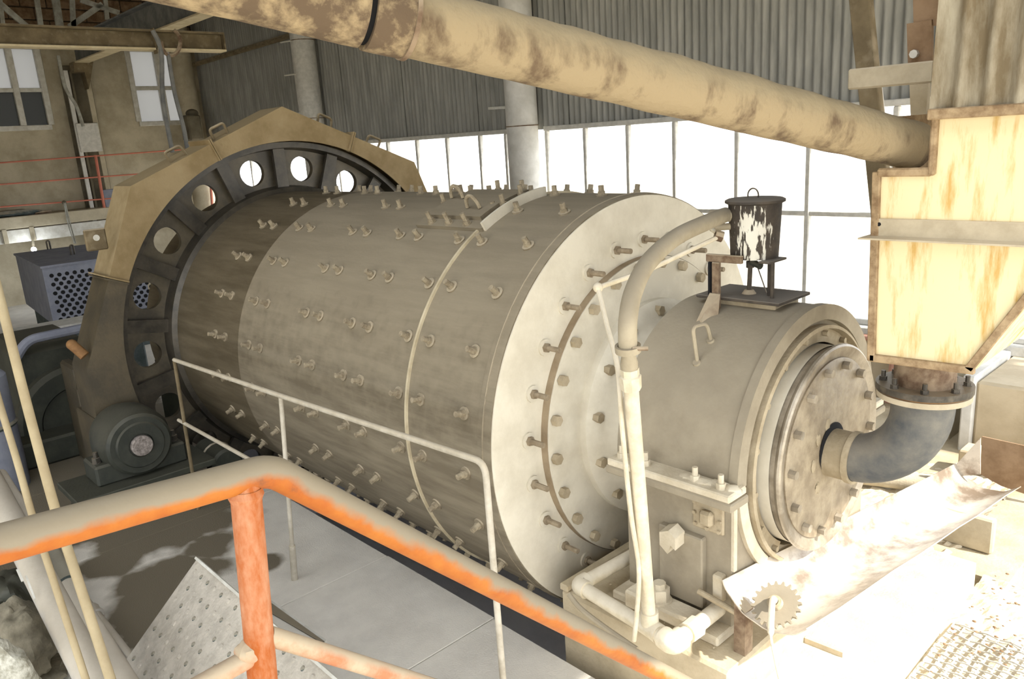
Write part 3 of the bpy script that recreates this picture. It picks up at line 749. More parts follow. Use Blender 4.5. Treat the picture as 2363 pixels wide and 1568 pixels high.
t = thing('discharge_pedestal', 'dark pedestal added behind the gear wheel to keep its holes dark', 'pedestal', (-7.4, AY, 0))
MB().cbox(-7.55, -7.0, 2.35, 4.3, -.01, .62, .02).build('block', 'reducer', t)  # added block, dark so the gear holes look dark
MB().rev([(-7.5, 0), (-7.5, .5), (-7.1, .5), (-7.1, 0)], (0, AY, AZ), n=32).build('bearing_cap', 'reducer', t)
# perforated rheostat box
t = thing('resistor_box', 'grey sheet metal box with a perforated side and two lifting eyes', 'box', (-11.3, 2.6, .5))
F = onX((95, 615), -11); zt = F.z; BK = onZ((20, 578), zt); zb = onX((115, 752), -11).z; yR = onX((330, 600), -11).y
pol = [V(-11, F.y, 0), V(-11, yR, 0), V(-13.2, yR + .15, 0), V(-13.2, F.y + .17, 0)]
MB().prism([p + V(0, 0, zb) for p in pol], (0, 0, zt - .02 - zb)).build('case', 'box_grey', t)
pc = sum(pol, V(0, 0, 0)) / 4
MB().prism([pc + (p - pc) * 1.03 + V(0, 0, zt - .025) for p in pol], (0, 0, .025)).build('lid', 'box_grey', t)
b = MB()
for r in range(11):
    for q in range(14):
        yy = F.y + .09 + .088 * q + (.044 if r % 2 else 0); zz = zb + .05 + .056 * r
        b.rev([(0, 0), (0, .026), (.004, .026), (.004, 0)], (-11.001, yy, zz), (1, 0, 0), 8)
o = b.build('perforation', 'hole_black', t); o['kind'] = 'stuff'
for pp in ((114, 576), (169, 588)):
    p = onZ(pp, zt); MB().tube(fillet([p + V(0, -.02, -.02), p + V(0, -.02, .13), p + V(0, .02, .13), p + V(0, .02, -.02)], .03), .012, 6).build('lifting_eye', 'dark_steel', t)
MB().box(-12.9, -11.05, F.y + .2, yR, -.02, zb).build('stand', 'pipe_dark', t)
t = thing('side_bench', 'dark low machine bench below the perforated box', 'bench', (-9.4, 2.3, 0))
MB().cbox(-9.6, -9.2, onX((10, 770), -9.2).y, onX((330, 770), -9.2).y, .0, onX((120, 765), -9.2).z, .02).build('body', 'pipe_dark', t)
MB().cbox(-9.6, -9.18, onX((10, 770), -9.2).y - .03, onX((330, 770), -9.2).y, onX((120, 765), -9.2).z, onX((120, 756), -9.2).z, .008).build('top_plate', 'frame_grey', t)

# ================================================================== feed end bearing
bh = thing('bearing_housing', 'large dusty bearing housing with a half round cover at the feed end', 'housing', (-1.85, AY, .36))
HR = .622
MB().rev([(-2.15, .47), (-2.15, HR), (-1.56, HR), (-1.56, .50), (-1.60, .50), (-1.60, .47)], (0, AY, AZ), n=48, a0=0, a1=180, close=True).build('cover', 'housing_dust', bh)
MB().rev([(-1.575, HR - .01), (-1.575, HR + .008), (-1.535, HR + .008), (-1.535, HR - .06), (-1.56, HR - .065)], (0, AY, AZ), n=48, a0=0, a1=180, close=True).build('cover_lip', 'housing_dust', bh)
MB().rev([(-1.565, .46), (-1.565, .54), (-1.52, .54), (-1.515, .525), (-1.55, .52), (-1.55, .46)], (0, AY, AZ), n=60, a0=-58, a1=238, close=True).build('seal_ring', 'dust_brown', bh)
sbm = bolt_mesh('seal_bolt', 'dust_brown', .012, .014, .007, .001, .022, 0)
for k in range(14): put('seal_bolt', sbm, frame(axp(-1.55, .50, -52 + 21.8 * k), (1, 0, 0), k), bh)
arc = [axp(-2.10, .475, 180 + 180 * k / 24) for k in range(25)]
low = [V(-2.10, AY - HR, AZ - .03), V(-2.10, AY - HR, .35), V(-2.10, AY + HR, .35), V(-2.10, AY + HR, AZ - .03), V(-2.10, AY + .475, AZ - .03)]
b = MB(); arc2 = [a for a in arc if a.z < AZ - .035]
bot = []
for a in arc2: bot.append(a)
# lower body as strips between the half round seat and the box outline
vs = []; n = len(arc2)
for a in arc2:
    vs += [a, V(a.x, a.y, .35), V(-1.565, a.y, a.z), V(-1.565, a.y, .35)]
b.add(vs, [f for i in range(n - 1) for f in ((4*i, 4*i+4, 4*i+5, 4*i+1), (4*i+2, 4*i+3, 4*i+7, 4*i+6), (4*i, 4*i+2, 4*i+6, 4*i+4), (4*i+1, 4*i+5, 4*i+7, 4*i+3))])
y0_, y1_ = arc2[0].y, arc2[-1].y
b.box(-2.10, -1.565, AY - HR, y0_, .35, AZ - .03).box(-2.10, -1.565, y1_, AY + HR, .35, AZ - .03)
lb = b.build('lower_body', 'housing_dust', bh, smooth=25)
for a_, b_ in ((185, 228), (312, 355)):
    MB().rev([(-1.568, .548), (-1.568, .60), (-1.545, .60), (-1.54, .59), (-1.54, .548)], (0, AY, AZ), n=16, a0=a_, a1=b_, close=True).build('front_ring', 'dust_light', bh)
MB().cbox(-1.568, -1.548, AY - HR - .003, AY - HR + .02, .612, .93, .004).build('corner_strip', 'dust_light', bh)
for sgn in (-1, 1):
    ya, yb = sorted((AY + sgn * (HR - .03), AY + sgn * (HR + .10)))
    f1 = MB().cbox(-2.14, -1.505, ya, yb, AZ - .055, AZ - .018, .006).build('flange', 'housing_dust', bh)
    MB().cbox(-2.13, -1.515, ya, yb, AZ - .018, AZ + .016, .006).build('flange', 'dust_light', bh)
nb = bolt_mesh('flange_bolt', 'dust_light', .02, .02, .012, .003, .022, .06)
for xx in (-1.70, -1.58, -1.95, -2.08): put('flange_bolt', nb, frame((xx, AY - HR - .055, AZ + .016), (0, 0, 1)), bh)
# dust ridge on the flange
rd = MB()
for k in range(9): rd.ball((-1.75 + .026 * k, AY - HR - .035 + random.uniform(-.012, .012), AZ + .014), .022 + random.uniform(0, .012), 8, 6, (1.3, 1, .55), .5, k)
o = rd.build('dust_ridge', 'dust_light', bh); o['kind'] = 'stuff'
# left face fittings
yf = AY - HR
C1, C2 = onY((1600, 1140), yf), onY((1673, 1238), yf)
cv = MB().cbox(C1.x, C2.x, yf - .012, yf + .004, C2.z, C1.z, .01).build('inspection_cover', 'dust_brown', bh)
cx_, cz_ = (C1.x + C2.x) / 2, (C1.z + C2.z) / 2
MB().cbox(cx_ - .028, cx_ + .034, yf - .042, yf - .008, cz_ - .04, cz_ + .028, .012).build('boss', 'dust_brown', cv)
cbm = bolt_mesh('cover_screw', 'dust_brown', .009, .009, .004, .001, .010, 0)
for dx, dz in ((-.058, .05), (0, .058), (.058, .05), (-.06, 0), (.06, -.01), (-.056, -.05), (.002, -.056), (.058, -.055)):
    put('cover_screw', cbm, frame((cx_ + dx, yf - .012, cz_ + dz), (0, -1, 0)), cv)
C1, C2 = onY((1520, 1206), yf - .03), onY((1612, 1345), yf - .03)
bp = MB().cbox(C1.x, C2.x + .02, yf - .035, yf + .004, .40, C1.z - .005, .006).build('bracket_plate', 'housing_dust', bh)
K = onY((1548, 1228), yf - .08)
MB().prism([V(K.x - .045, yf - .03, K.z), V(K.x + .0, yf - .03, K.z + .02), V(K.x + .035, yf - .03, K.z - .005), V(K.x + .035, yf - .03, K.z - .06), V(K.x + .012, yf - .03, K.z - .045), V(K.x - .005, yf - .03, K.z - .09), V(K.x - .045, yf - .03, K.z - .06)], (0, -.07, -.008)).build('hook_lug', 'dust_light', bp)
G = onY((1655, 1345), yf - .03)
MB().cbox(G.x - .02, G.x + .025, yf - .04, yf + .004, G.z - .09, G.z + .035, .006).build('clamp_block', 'dust_light', bh)
MB().tube([onY((1612, 1365), 2.50), onY((1700, 1415), 2.50)], .013, 10).build('drain_rod', 'dust_brown', bh)
# cover handle, top plate
p, q = oncyl((1640, 787), HR), oncyl((1608, 838), HR)
n1 = (p - V(p.x, AY, AZ)).normalized(); n2 = (q - V(q.x, AY, AZ)).normalized()
MB().tube(fillet([p - n1 * .01, p + V(0, -.03, .085), q + V(0, -.03, .165), q - n2 * .01], .03), .0085, 8).build('handle', 'hose_dust', bh)
for a_, n_ in ((p, n1), (q, n2)): MB().rev([(-.004, 0), (-.004, .02), (.008, .016), (.008, 0)], a_, n_, 10).build('handle_foot', 'hose_dust', bh)
MB().cbox(-2.02, -1.68, 3.10, 3.31, 1.56, 1.625, .004).build('oil_curb', 'dust_brown', bh)
MB().cbox(-2.06, -1.645, 3.064, 3.35, 1.625, 1.640, .003).build('oil_lid', 'pot_iron', bh)
# ---- oil can on its stand
PX, PY = -1.835, 3.19
t = thing('oil_can', 'soot black oil can with white paint smears on a bracket above the bearing', 'can', (PX, PY, 1.64))
MB().rev([(1.81, 0), (1.81, .104), (2.055, .116), (2.055, 0)], (PX, PY, 0), (0, 0, 1), 32).build('can_body', 'pot_paint', t)
MB().rev([(2.050, .0), (2.050, .118), (2.056, .130), (2.066, .130), (2.072, .118), (2.076, 0)], (PX, PY, 0), (0, 0, 1), 32).build('lid', 'pot_iron', t)
MB().tube([V(PX - .01 + .026 * math.cos(a), PY, 2.085 + .03 * math.sin(a)) for a in [R_(k) for k in range(-40, 221, 20)]], .0035, 6).build('lid_ring', 'pot_iron', t)
MB().cbox(PX + .075, PX + .13, PY - .10, PY + .05, 1.800, 1.810, .002).build('shelf_bar', 'pot_iron', t)
MB().cbox(PX - .13, PX + .10, PY + .02, PY + .05, 1.796, 1.810, .002).build('shelf_bar', 'pot_iron', t)
MB().cbox(PX - .16, PX + .02, PY - .145, PY - .125, 1.80, 1.835, .003).build('shelf_angle', 'rust_iron', t)
MB().cbox(PX - .125, PX - .09, PY - .152, PY - .128, 1.578, 1.80, .003).build('leg', 'rust_iron', t)
MB().prism([V(PX - .135, PY - .15, 1.66), V(PX - .08, PY - .15, 1.66), V(PX - .07, PY - .18, 1.574), V(PX - .10, PY - .28, 1.532), V(PX - .14, PY - .25, 1.546)], (.006, -.012, 0)).build('foot', 'rust_iron', t)
MB().cbox(PX - .145, PX - .135, PY - .152, PY - .128, 1.585, 1.80, .002).build('leg', 'hole_black', t)
for dx, dy in ((.075, .0), (.115, -.045)): MB().tube([V(PX + dx, PY + dy, 1.635), V(PX + dx, PY + dy, 1.80)], .009, 8).build('leg', 'pot_iron', t)
v = MB().tube([V(PX - .02, PY, 1.81), V(PX - .02, PY, 1.76), V(PX - .025, PY, 1.64)], .011, 8).build('drip_pipe', 'pot_iron', t)
MB().rev([(0, 0), (0, .019), (.03, .019), (.03, 0)], (PX - .02, PY, 1.76), (0, 0, 1), 8).build('valve_body', 'pot_iron', v)
MB().rev([(0, 0), (0, .035), (.02, .02), (.02, 0)], (PX - .025, PY, 1.638), (0, 0, 1), 10).build('pipe_foot', 'rust_iron', v)
MB().tube([V(PX + .0, PY - .02, 1.79), V(PX + .05, PY - .03, 1.775)], .016, 8).build('valve_nut', 'bearing_green', v)
MB().tube([V(PX + .03, PY - .03, 1.78), V(PX + .085, PY - .04, 1.66)], .003, 6).build('valve_lever', 'pot_iron', v)
for zz, rr in ((2.005, .03), (1.955, .016)): MB().tube([V(PX - .06, PY - .07, zz), V(PX - .165, PY - .10, zz - .008)], rr, 12).build('spout', 'hose_dust', t)

# ---- vertical supply pipe with hose
pb = atd((1499, 1437), 3.23); ptp = atd((1454, 868), 2.80)
t = thing('supply_pipe', 'cream standing pipe topped by a thick dusty hose bending to the oil can', 'pipe', (pb.x, pb.y, .36))
u = (ptp - pb).normalized()
MB().tube([pb, ptp], .0275, 20).build('pipe', 'pipe_cream', t)
MB().rev([(-.05, .0), (-.05, .038), (.0, .040), (.004, .034), (.03, .034), (.034, .0)], ptp, u, 8).build('union_nut', 'pipe_cream', t)
MB().rev([(.03, .030), (.05, .032), (.085, .024), (.11, .024)], ptp, u, 16).build('reducer_cone', 'hose_dust', t)
ht = ptp + u * .095
h0 = V(PX - .10, PY - .08, 2.005)
hose = spline([ht, atd((1449, 740), 2.74), atd((1463, 670), 2.80), atd((1498, 604), 2.92), atd((1560, 548), 3.10), atd((1632, 513), 3.30), h0], 8)
hs = MB().tube(hose, .0335, 18).build('hose', 'hose_dust', t)
MB().rev([(-.012, .036), (-.012, .046), (.012, .046), (.012, .036)], ht + u * .012, u, 18, close=True).build('hose_clamp', 'hose_dust', hs)
cl0 = ht + u * .012 + rt * .035 - fw * .03
MB().tube([cl0 - rt * .025, cl0 + rt * .03], .008, 8).build('clamp_screw', 'rust_iron', hs)
# ---- thin oil line
t = thing('oil_line', 'thin cream tube running from the oil can down beside the standing pipe', 'tube', atd((1463, 1478), 3.2))
k0 = V(PX - .165, PY - .10, 1.947)
kink = atd((1380, 664), 3.12)
MB().tube([k0, atd((1662, 545), 3.42), atd((1500, 622), 3.25), kink], .0105, 10).build('upper_run', 'pipe_cream', t)
MB().ball(kink, .021, 10, 8).build('elbow', 'pipe_cream', t)
MB().tube(spline([kink, atd((1400, 748), 3.02), atd((1425, 850), 2.9), atd((1436, 990), 2.88), atd((1455, 1180), 3.0), atd((1474, 1310), 3.1), atd((1470, 1410), 3.14), atd((1463, 1480), 3.16)], 6), .0095, 10).build('lower_run', 'pipe_cream', t)
MB().rev([(-.02, .016), (-.02, .024), (.015, .024), (.015, .016)], atd((1660, 545), 3.42), (rt - dn * -.3), 8, close=True).build('fitting', 'rust_iron', t)
# ---- pipe loop on the pedestal
t = thing('drain_pipe_loop', 'fat cream drain pipes with elbows lying round the bearing base', 'pipe', (-1.95, 2.28, .38))
zl = .415; A0, A1, A2, A3, A4 = onZ((1478, 1272), zl), onZ((1335, 1352), zl), onZ((1500, 1449), zl), onZ((1553, 1487), zl), onZ((1662, 1402), zl)
MB().tube([A0, A1 + (A0 - A1).normalized() * .03], .031, 16).build('run', 'pipe_cream', t)
MB().tube([A1 + (A2 - A1).normalized() * .03, A3], .031, 16).build('run', 'pipe_cream', t)
MB().tube([A3, A4], .033, 16).build('run', 'pipe_cream', t)
def elbow(a, b, c, r, name='elbow'):
    p0 = b + (a - b).normalized() * .055; p1 = b + (c - b).normalized() * .055
    return MB().tube(fillet([p0, b, p1], .05, 8), r, 16).build(name, 'pipe_cream', t)
elbow(A0, A1, A2, .041); elbow(A2, A3, A4, .046)
d23 = (A3 - A2).normalized()
MB().tube([A2 - d23 * .06, A2 + d23 * .06], .040, 16).build('tee', 'pipe_cream', t)
MB().tube([A2, A2 + V(0, 0, .05) + u * .03], .037, 16).build('tee_branch', 'pipe_cream', t)
d34 = (A4 - A3).normalized()
MB().rev([(-.03, .03), (-.03, .044), (.04, .046), (.05, .034)], A3 + d34 * .12, d34, 10).build('union', 'pipe_cream', t)
MB().tube(spline([onZ((1313, 1372), .40), onZ((1340, 1405), .36), onZ((1395, 1448), .33), onZ((1470, 1500), .32)]), .012, 8).build('small_tube', 'hose_dust', t)

# ---- pedestal under the bearing
t = thing('bearing_pedestal', 'dust covered concrete block that carries the feed end bearing', 'pedestal', (-1.9, 3.2, -1.2))
MB().cbox(-2.345, -1.44, 2.352, 3.55, -1.25, .31, .012).build('block', 'pedestal', t)
MB().cbox(-2.35, -2.30, 2.35, 4.05, .31, .345, .006).build('kerb', 'pedestal', t)
MB().cbox(-2.12, -1.56, 2.46, 3.54, .308, .352, .008).build('sole_plate', 'dust_light', t)
P = onZ((1525, 1390), .39)
MB().cbox(P.x - .14, P.x + .20, P.y - .055, AY - HR - .036, .34, .40, .01).build('clamp_bar', 'dust_light', t)
nm = bolt_mesh('anchor_nut', 'dust_light', .055, .045, .028, .006, .055, .085)
put('anchor_nut', nm, frame(V(-1.862, 2.478, .40), (0, 0, 1)), t)
MB().cbox(-2.0, -1.88, 2.40, 2.53, .345, .43, .01).build('packing_block', 'dust_light', t)
cr = MB()
for k in range(60):
    P = onZ((random.uniform(1330, 1660), random.uniform(1300, 1520)), .315)
    if 2.37 < P.y < 2.52: cr.ball((P.x, P.y, .318 if P.y < 2.46 else .355), random.uniform(.004, .010), 5, 4, (1, 1, .7), .5, k)
o = cr.build('crumbs', 'dust_brown', t); o['kind'] = 'stuff'
t = thing('pedestal_apron', 'low sunlit dusty concrete apron beside the trough', 'apron', (-1.25, 3.2, -.3))
poly = [V(-1.44, 2.30, .10), V(-1.07, 2.30, .10), V(-1.10, 4.15, .10), V(-1.44, 4.15, .10)]
MB().prism([p + V(0, 0, -.5) for p in poly], (0, 0, .52)).build('slab', 'dust_light', t)
MB().bar(V(-1.438, 2.979, .13), onZ((1946, 1512), .13), .018, .03).build('cleat', 'hopper_band', t)

# ---- trough under the feed disc
t = thing('spill_trough', 'sunlit half pipe steel trough sloping away under the feed disc', 'trough', (-1.33, 3.5, .3))
def tp(s, a, r):    # s along, a in degrees
    y = 2.48 + 2.776 * s; z = .6956 - .439 * s
    return V(-1.352 + r * math.cos(R_(a)), y, z + r * math.sin(R_(a)))
vs = []; fs = []; NA, NS = 24, 10
for i in range(NS + 1):
    for j in range(NA + 1):
        a = 201 + 118 * j / NA; vs.append(tp(i / NS, a, .2105 + .0025 * math.sin(i * 2.1 + j)))
for i in range(NS + 1):
    for j in range(NA + 1):
        a = 201 + 118 * j / NA; vs.append(tp(i / NS, a, .2155 + .0025 * math.sin(i * 2.1 + j)))
w_ = NA + 1; off = (NS + 1) * w_
for i in range(NS):
    for j in range(NA):
        a = i * w_ + j; fs += [(a, a + 1, a + w_ + 1, a + w_), (off + a, off + a + w_, off + a + w_ + 1, off + a + 1)]
for i in range(NS):
    for j in (0, NA):
        a = i * w_ + j; fs.append((a, a + w_, off + a + w_, off + a))
for j in range(NA):
    for i in (0, NS):
        a = i * w_ + j; fs.append((a, a + 1, off + a + 1, off + a))
MB().add(vs, fs).build('half_pipe', 'trough_metal', t, smooth=50)
# outlet box at the far end
e0, e1 = tp(1, 180, .2), tp(1, 360, .2)
MB().prism([onY(q_, 5.44) for q_ in ((2266, 1008), (2420, 1042), (2420, 1160), (2310, 1122), (2262, 1095))], (0, .012, 0)).build('end_plate', 'brown_rust', t)
MB().prism([onY(q_, 5.2) for q_ in ((2199, 1080), (2262, 1012), (2262, 1095), (2212, 1100))], (0, .012, 0)).build('lip_plate', 'trough_metal', t)
MB().cbox(-1.50, -1.15, 4.6, 4.66, -.055, .155, .01).build('cradle', 'hopper_band', t)
MB().prism([V(-1.50, 2.485, .30), V(-1.45, 2.485, .30), V(-1.45, 2.485, .507), V(-1.50, 2.485, .541)], (0, .06, 0)).build('prop', 'rust_iron', t)
# sprocket lying in the trough mouth, with a wire
t = thing('sprocket', 'dusty toothed sprocket leaning in the mouth of the trough', 'sprocket', onY((1790, 1440), 2.52))
SC_ = onY((1792, 1398), 2.52); sd = V(-.05, -.55, .83).normalized()
u_ = sd.orthogonal().normalized(); w2 = sd.cross(u_)
prof = []
for k in range(20):
    for da, rr in ((0, .083), (4.5, .083), (8, .098), (11.5, .098), (15, .083)):
        a = R_(18 * k + da); prof.append(SC_ + (u_ * math.cos(a) + w2 * math.sin(a)) * rr)
MB().prism(prof, sd * .012).build('toothed_disc', 'housing_dust', t)
MB().rev([(.012, .03), (.03, .028), (.03, .016), (.012, .016)], SC_, sd, 20).build('hub', 'dust_brown', t)
t = thing('loose_cable', 'white cable drooping out of the sprocket hole', 'cable', onZ((1800, 1600), .1))
MB().tube(spline([SC_ + sd * .005, SC_ + sd * .045, onY((1780, 1420), 2.42), onY((1779, 1470), 2.36), onY((1790, 1530), 2.33), onY((1806, 1600), 2.32)]), [.014] * 6 + [.012] * 12 + [.005] * 13, 10).build('cord', 'pipe_cream', t)

# ---- plinth behind the trough, gravel, gratings
t = thing('sump_wall', 'low plastered sump wall beyond the trough end', 'wall', (-.6, 5.7, -.5))
MB().cbox(-1.66, 1.5, 5.62, 5.80, -.52, .12, .01).build('panel', 'plaster_light', t)
g = MB(); NX, NY = 60, 40; vs = []; fs = []
for i in range(NX + 1):
    for j in range(NY + 1):
        x_ = -2.9 + 1.6 * i / NX; y_ = 4.3 + 1.4 * j / NY
        vs.append((x_, y_, -.05 + .05 * noise.noise((x_ * 3, y_ * 3, 1)) + .03 * noise.noise((x_ * 16, y_ * 16, 4)) + .02 * noise.noise((x_ * 40, y_ * 40, 9))))
for i in range(NX):
    for j in range(NY):
        a = i * (NY + 1) + j; fs.append((a, a + NY + 1, a + NY + 2, a + 1))
o = MB().add(vs, fs).build('gravel', 'dust_light', None, smooth=0); tag(o, 'heap of pale gravel behind the feed disc', 'gravel'); o['kind'] = 'stuff'
MB_ = MB().tube([onZ((1960, 1096), .02), onZ((2160, 1118), .02)], .06, 12)
t = thing('ledge_pipe', 'dusty pipe half buried in the pale gravel', 'pipe', onZ((2060, 1110), -.03)); MB_.build('pipe', 'dust_light', t)
def grating(name, label, x0, x1, y0, y1, z, p, r):
    b = MB(); n = int((x1 - x0) / p)
    for i in range(n + 1):
        x_ = x0 + p * i; b.bar((x_, y0, z), (x_, y1, z), r, r)
    for j in range(int((y1 - y0) / p) + 1):
        y_ = y0 + p * j; k = 0; pts = []
        for i in range(n + 1): pts.append(V(x0 + p * i, y_, z + (r if (i + j) % 2 else -r * .2)))
        b.tube(pts, r * .55, 4)
    o = b.build(name, 'mesh_wire', None, smooth=0); tag(o, label, 'grating'); o['kind'] = 'stuff'; return o
grating('floor_grating', 'woven steel mesh flooring half buried in bright dust', -1.06, .6, 2.2, 3.74, -.005, .048, .007)
grating('floor_grating', 'coarse steel mesh flooring at the foot of the sump wall', -1.68, .6, 4.75, 5.62, -.49, .058, .011)
MB().box(-1.45, 1.0, 2.2, 5.62, -1.3, -1.25).build('pit_bottom', 'pit_shade', pt)
vs = []; fs = []; NX, NY = 90, 60
for i in range(NX + 1):
    for j in range(NY + 1):
        x_ = -1.10 + 1.75 * i / NX; y_ = 2.9 + 1.42 * j / NY
        h = -.05 + .075 * math.exp(-((y_ - 3.98 - .10 * (x_ + 1)) / .26)**2) + .03 * noise.noise((x_ * 4, y_ * 4, 2)) + .018 * noise.noise((x_ * 14, y_ * 14, 5)) + .008 * noise.noise((x_ * 45, y_ * 45, 8))
        vs.append((x_, y_, h))
for i in range(NX):
    for j in range(NY):
        a = i * (NY + 1) + j; fs.append((a, a + NY + 1, a + NY + 2, a + 1))
o = MB().add(vs, fs).build('dust_drift', 'dust_light', None, smooth=0); tag(o, 'bright drift of dust spilled over the mesh flooring', 'dust'); o['kind'] = 'stuff'
cr = MB()
for k in range(260):
    x_, y_ = random.uniform(-1.05, .4), random.gauss(3.9, .3)
    cr.ball((x_, y_, .022), random.uniform(.003, .008), 5, 4, (1.4, 1, .6), .5, k)
o = cr.build('scattered_chips', 'brown_rust', None); tag(o, 'tiny dark chips scattered over the bright dust drift', 'chips'); o['kind'] = 'stuff'

# ================================================================== feed elbow and hopper
t = thing('feed_elbow', 'grey rubber lined elbow pipe joining the hopper to the feed disc', 'elbow pipe', (-1.2, AY, .9))
EX = -1.085
path = [V(EX, AY, 1.31)] + [V(EX - .29 + .29 * math.cos(a), AY, 1.255 - .29 * math.sin(a)) for a in [R_(6 * k) for k in range(16)]] + [V(-1.47, AY, .965)]
rr = [.118 - .016 * i / (len(path) - 1) for i in range(len(path))]
MB().tube(path, rr, 32).build('bend', 'rubber_blue', t)
MB().tube([V(-1.345, AY, .965), V(-1.46, AY, .965)], .108, 32).build('sleeve', 'dust_brown', t)
MB().rev([(-.012, .103), (-.012, .116), (.012, .116), (.012, .103)], V(-1.345, AY, .965), (1, 0, 0), 32, close=True).build('clamp_band', 'dust_brown', t)
MB().rev([(1.30, 0), (1.30, .172), (1.322, .172), (1.322, 0)], (EX, AY, 0), (0, 0, 1), 40).build('lower_flange', 'hopper_band', t)
MB().rev([(1.330, 0), (1.330, .176), (1.355, .176), (1.355, 0)], (EX, AY, 0), (0, 0, 1), 40).build('upper_flange', 'dark_steel', t)
MB().rev([(1.321, 0), (1.321, .165), (1.331, .165), (1.331, 0)], (EX, AY, 0), (0, 0, 1), 40).build('gasket', 'chip_rust', t)
MB().rev([(1.35, .112), (1.512, .112)], (EX, AY, 0), (0, 0, 1), 36).build('stub', 'rust_iron', t)
fbm = bolt_mesh('flange_bolt', 'dark_steel', .016, .015, .009, .002, .014, .04)
for k in range(8):
    a = R_(20 + 45 * k); put('flange_bolt', fbm, frame((EX + .148 * math.cos(a), AY + .148 * math.sin(a), 1.355), (0, 0, 1), k), t)
# hopper: front plane y = HY
HY = 2.9
def hp_(p, y=HY): return onY(p, y)
hop = thing('feed_hopper', 'yellow painted steel hopper with rust streaks above the feed elbow', 'hopper', (-1.0, 3.2, 1.5))
xl = -1.185
BL, BR = V(xl + .02, HY, 1.515), V(-.845, HY, 1.525)
SR = V(-.55, HY, 2.05)          # slope meets the upright right side
top = 2.385; NB = hp_((2035, 398)); NR = hp_((2150, 398))
front = [BL, BR, SR, V(-.55, HY, top), V(-1.005, HY, top), V(-1.005, HY, NB.z), V(xl, HY, NB.z), V(xl, HY, 2.0)]
MB().prism(front, (0, .012, 0)).build('front_plate', 'hopper_yellow', hop)
YB = 3.48
MB().prism([V(xl, HY, 1.515), V(xl, YB, 1.515), V(xl, YB, top), V(xl, HY + .12, top), V(xl, HY + .12, NB.z), V(xl, HY, NB.z)], (.01, 0, 0)).build('left_plate', 'hopper_frame', hop)
MB().prism([p + V(0, YB - HY, 0) for p in front[:4]] + [V(xl, YB, top), V(xl, YB, 1.515)], (0, .012, 0)).build('back_plate', 'hopper_frame', hop)
MB().prism([BR, BR + V(0, YB - HY, 0), SR + V(0, YB - HY, 0), SR], (.012, 0, -.006)).build('slope_plate', 'hopper_yellow', hop)
MB().prism([BL, BR, BR + V(0, YB - HY, 0), BL + V(0, YB - HY, 0)], (0, 0, -.01)).build('bottom_plate', 'hopper_frame', hop)
for a, b_ in ((BL + V(-.01, 0, -.012), V(xl - .004, HY, 2.2)), (BL + V(-.015, 0, 0), BR + V(.02, 0, 0)), (BR, SR)):
    MB().bar(a + V(0, -.006, 0), b_ + V(0, -.006, 0), .028, .02, (0, 1, 0), .003).build('edge_strip', 'hopper_frame', hop)
bd = MB().cbox(xl - .015, -.5, HY - .012, HY + .002, 1.965, 2.035, .003).build('band_angle', 'hopper_band', hop)
MB().prism([V(xl - .045, HY - .045, 1.962), V(-.5, HY - .045, 1.962), V(-.5, HY + .0, 1.970), V(xl - .02, HY, 1.970)], (0, 0, .006)).build('band_lip', 'hopper_band', bd)
MB().rev([(0, 0), (0, .007), (.003, .007), (.003, 0)], V(xl + .015, HY - .012, 2.015), (0, -1, 0), 10).build('bolt_hole', 'hole_black', bd)
MB().bar(V(xl, HY - .008, NB.z), V(-1.005, HY - .008, NB.z), .03, .024, (0, 1, 0), .006).build('notch_rim', 'hopper_frame', hop)
MB().bar(V(-1.005, HY - .008, NB.z - .012), V(-1.005, HY - .008, top), .022, .03, (0, 1, 0), .006).build('notch_rim', 'hopper_frame', hop)
MB().bar(V(-1.02, HY - .018, top), V(-.5, HY - .018, top), .035, .06, (0, 1, 0), .004).build('top_rim', 'hopper_frame', hop)
# corrugated hood
t = thing('corrugated_hood', 'dust caked corrugated iron cladding rising above the yellow hopper', 'cladding', (-.75, 2.88, 2.38))
vs = []; fs = []; n = 80
for i in range(n + 1):
    xx = -1.015 + .62 * i / n; yy = 2.872 - .016 * math.sin(2 * math.pi * (xx + .02) / .0846)
    for k, zz in enumerate((2.400, 2.55, 2.8, 3.3)):
        sh = .02 * (zz - 2.38); vs += [(xx + sh, yy, zz), (xx + sh, yy + .004, zz)]
for i in range(n):
    for k in range(3):
        a = 8 * i + 2 * k; b_ = a + 8; fs += [(a, b_, b_ + 2, a + 2), (a + 1, a + 3, b_ + 3, b_ + 1)]
MB().add(vs, fs).build('sheet', 'galv_dust', t, smooth=80)
MB().box(-1.0, -.45, 2.914, 3.4, 2.385, 3.3).build('casing', 'hopper_frame', t)
# frame beside the hood
t = thing('hood_frame', 'brown angle iron frame standing beside the corrugated hood', 'frame', (-1.3, 3.5, 1.5))
pa, pz = onY((1985, -20), 3.62), onY((2030, 430), 3.62)
MB().bar(pa, pz + (pz - pa) * .35, .085, .05, (0, 1, 0), .004).build('upright', 'steel_brown', t)
MB().bar(onY((2000, 0), 3.66), onY((2050, 430), 3.66), .035, .03, (0, 1, 0)).build('upright_flange', 'frame_grey', t)
ca, cb_ = onY((1962, 184), 3.25), onY((2160, 165), 3.25)
MB().bar(ca, cb_, .078, .05, (0, 1, 0), .006).build('channel', 'hopper_band', t)
MB().prism([onY((2092, 55), 3.35), onY((2150, 45), 3.35), onY((2150, 160), 3.35), onY((2095, 150), 3.35)], (0, .02, 0)).build('gusset_plate', 'brown_rust', t)
MB().prism([onY((2106, -30), 3.36), onY((2175, -30), 3.36), onY((2170, 60), 3.36), onY((2108, 58), 3.36)], (0, .02, 0)).build('gusset_plate', 'brown_rust', t)
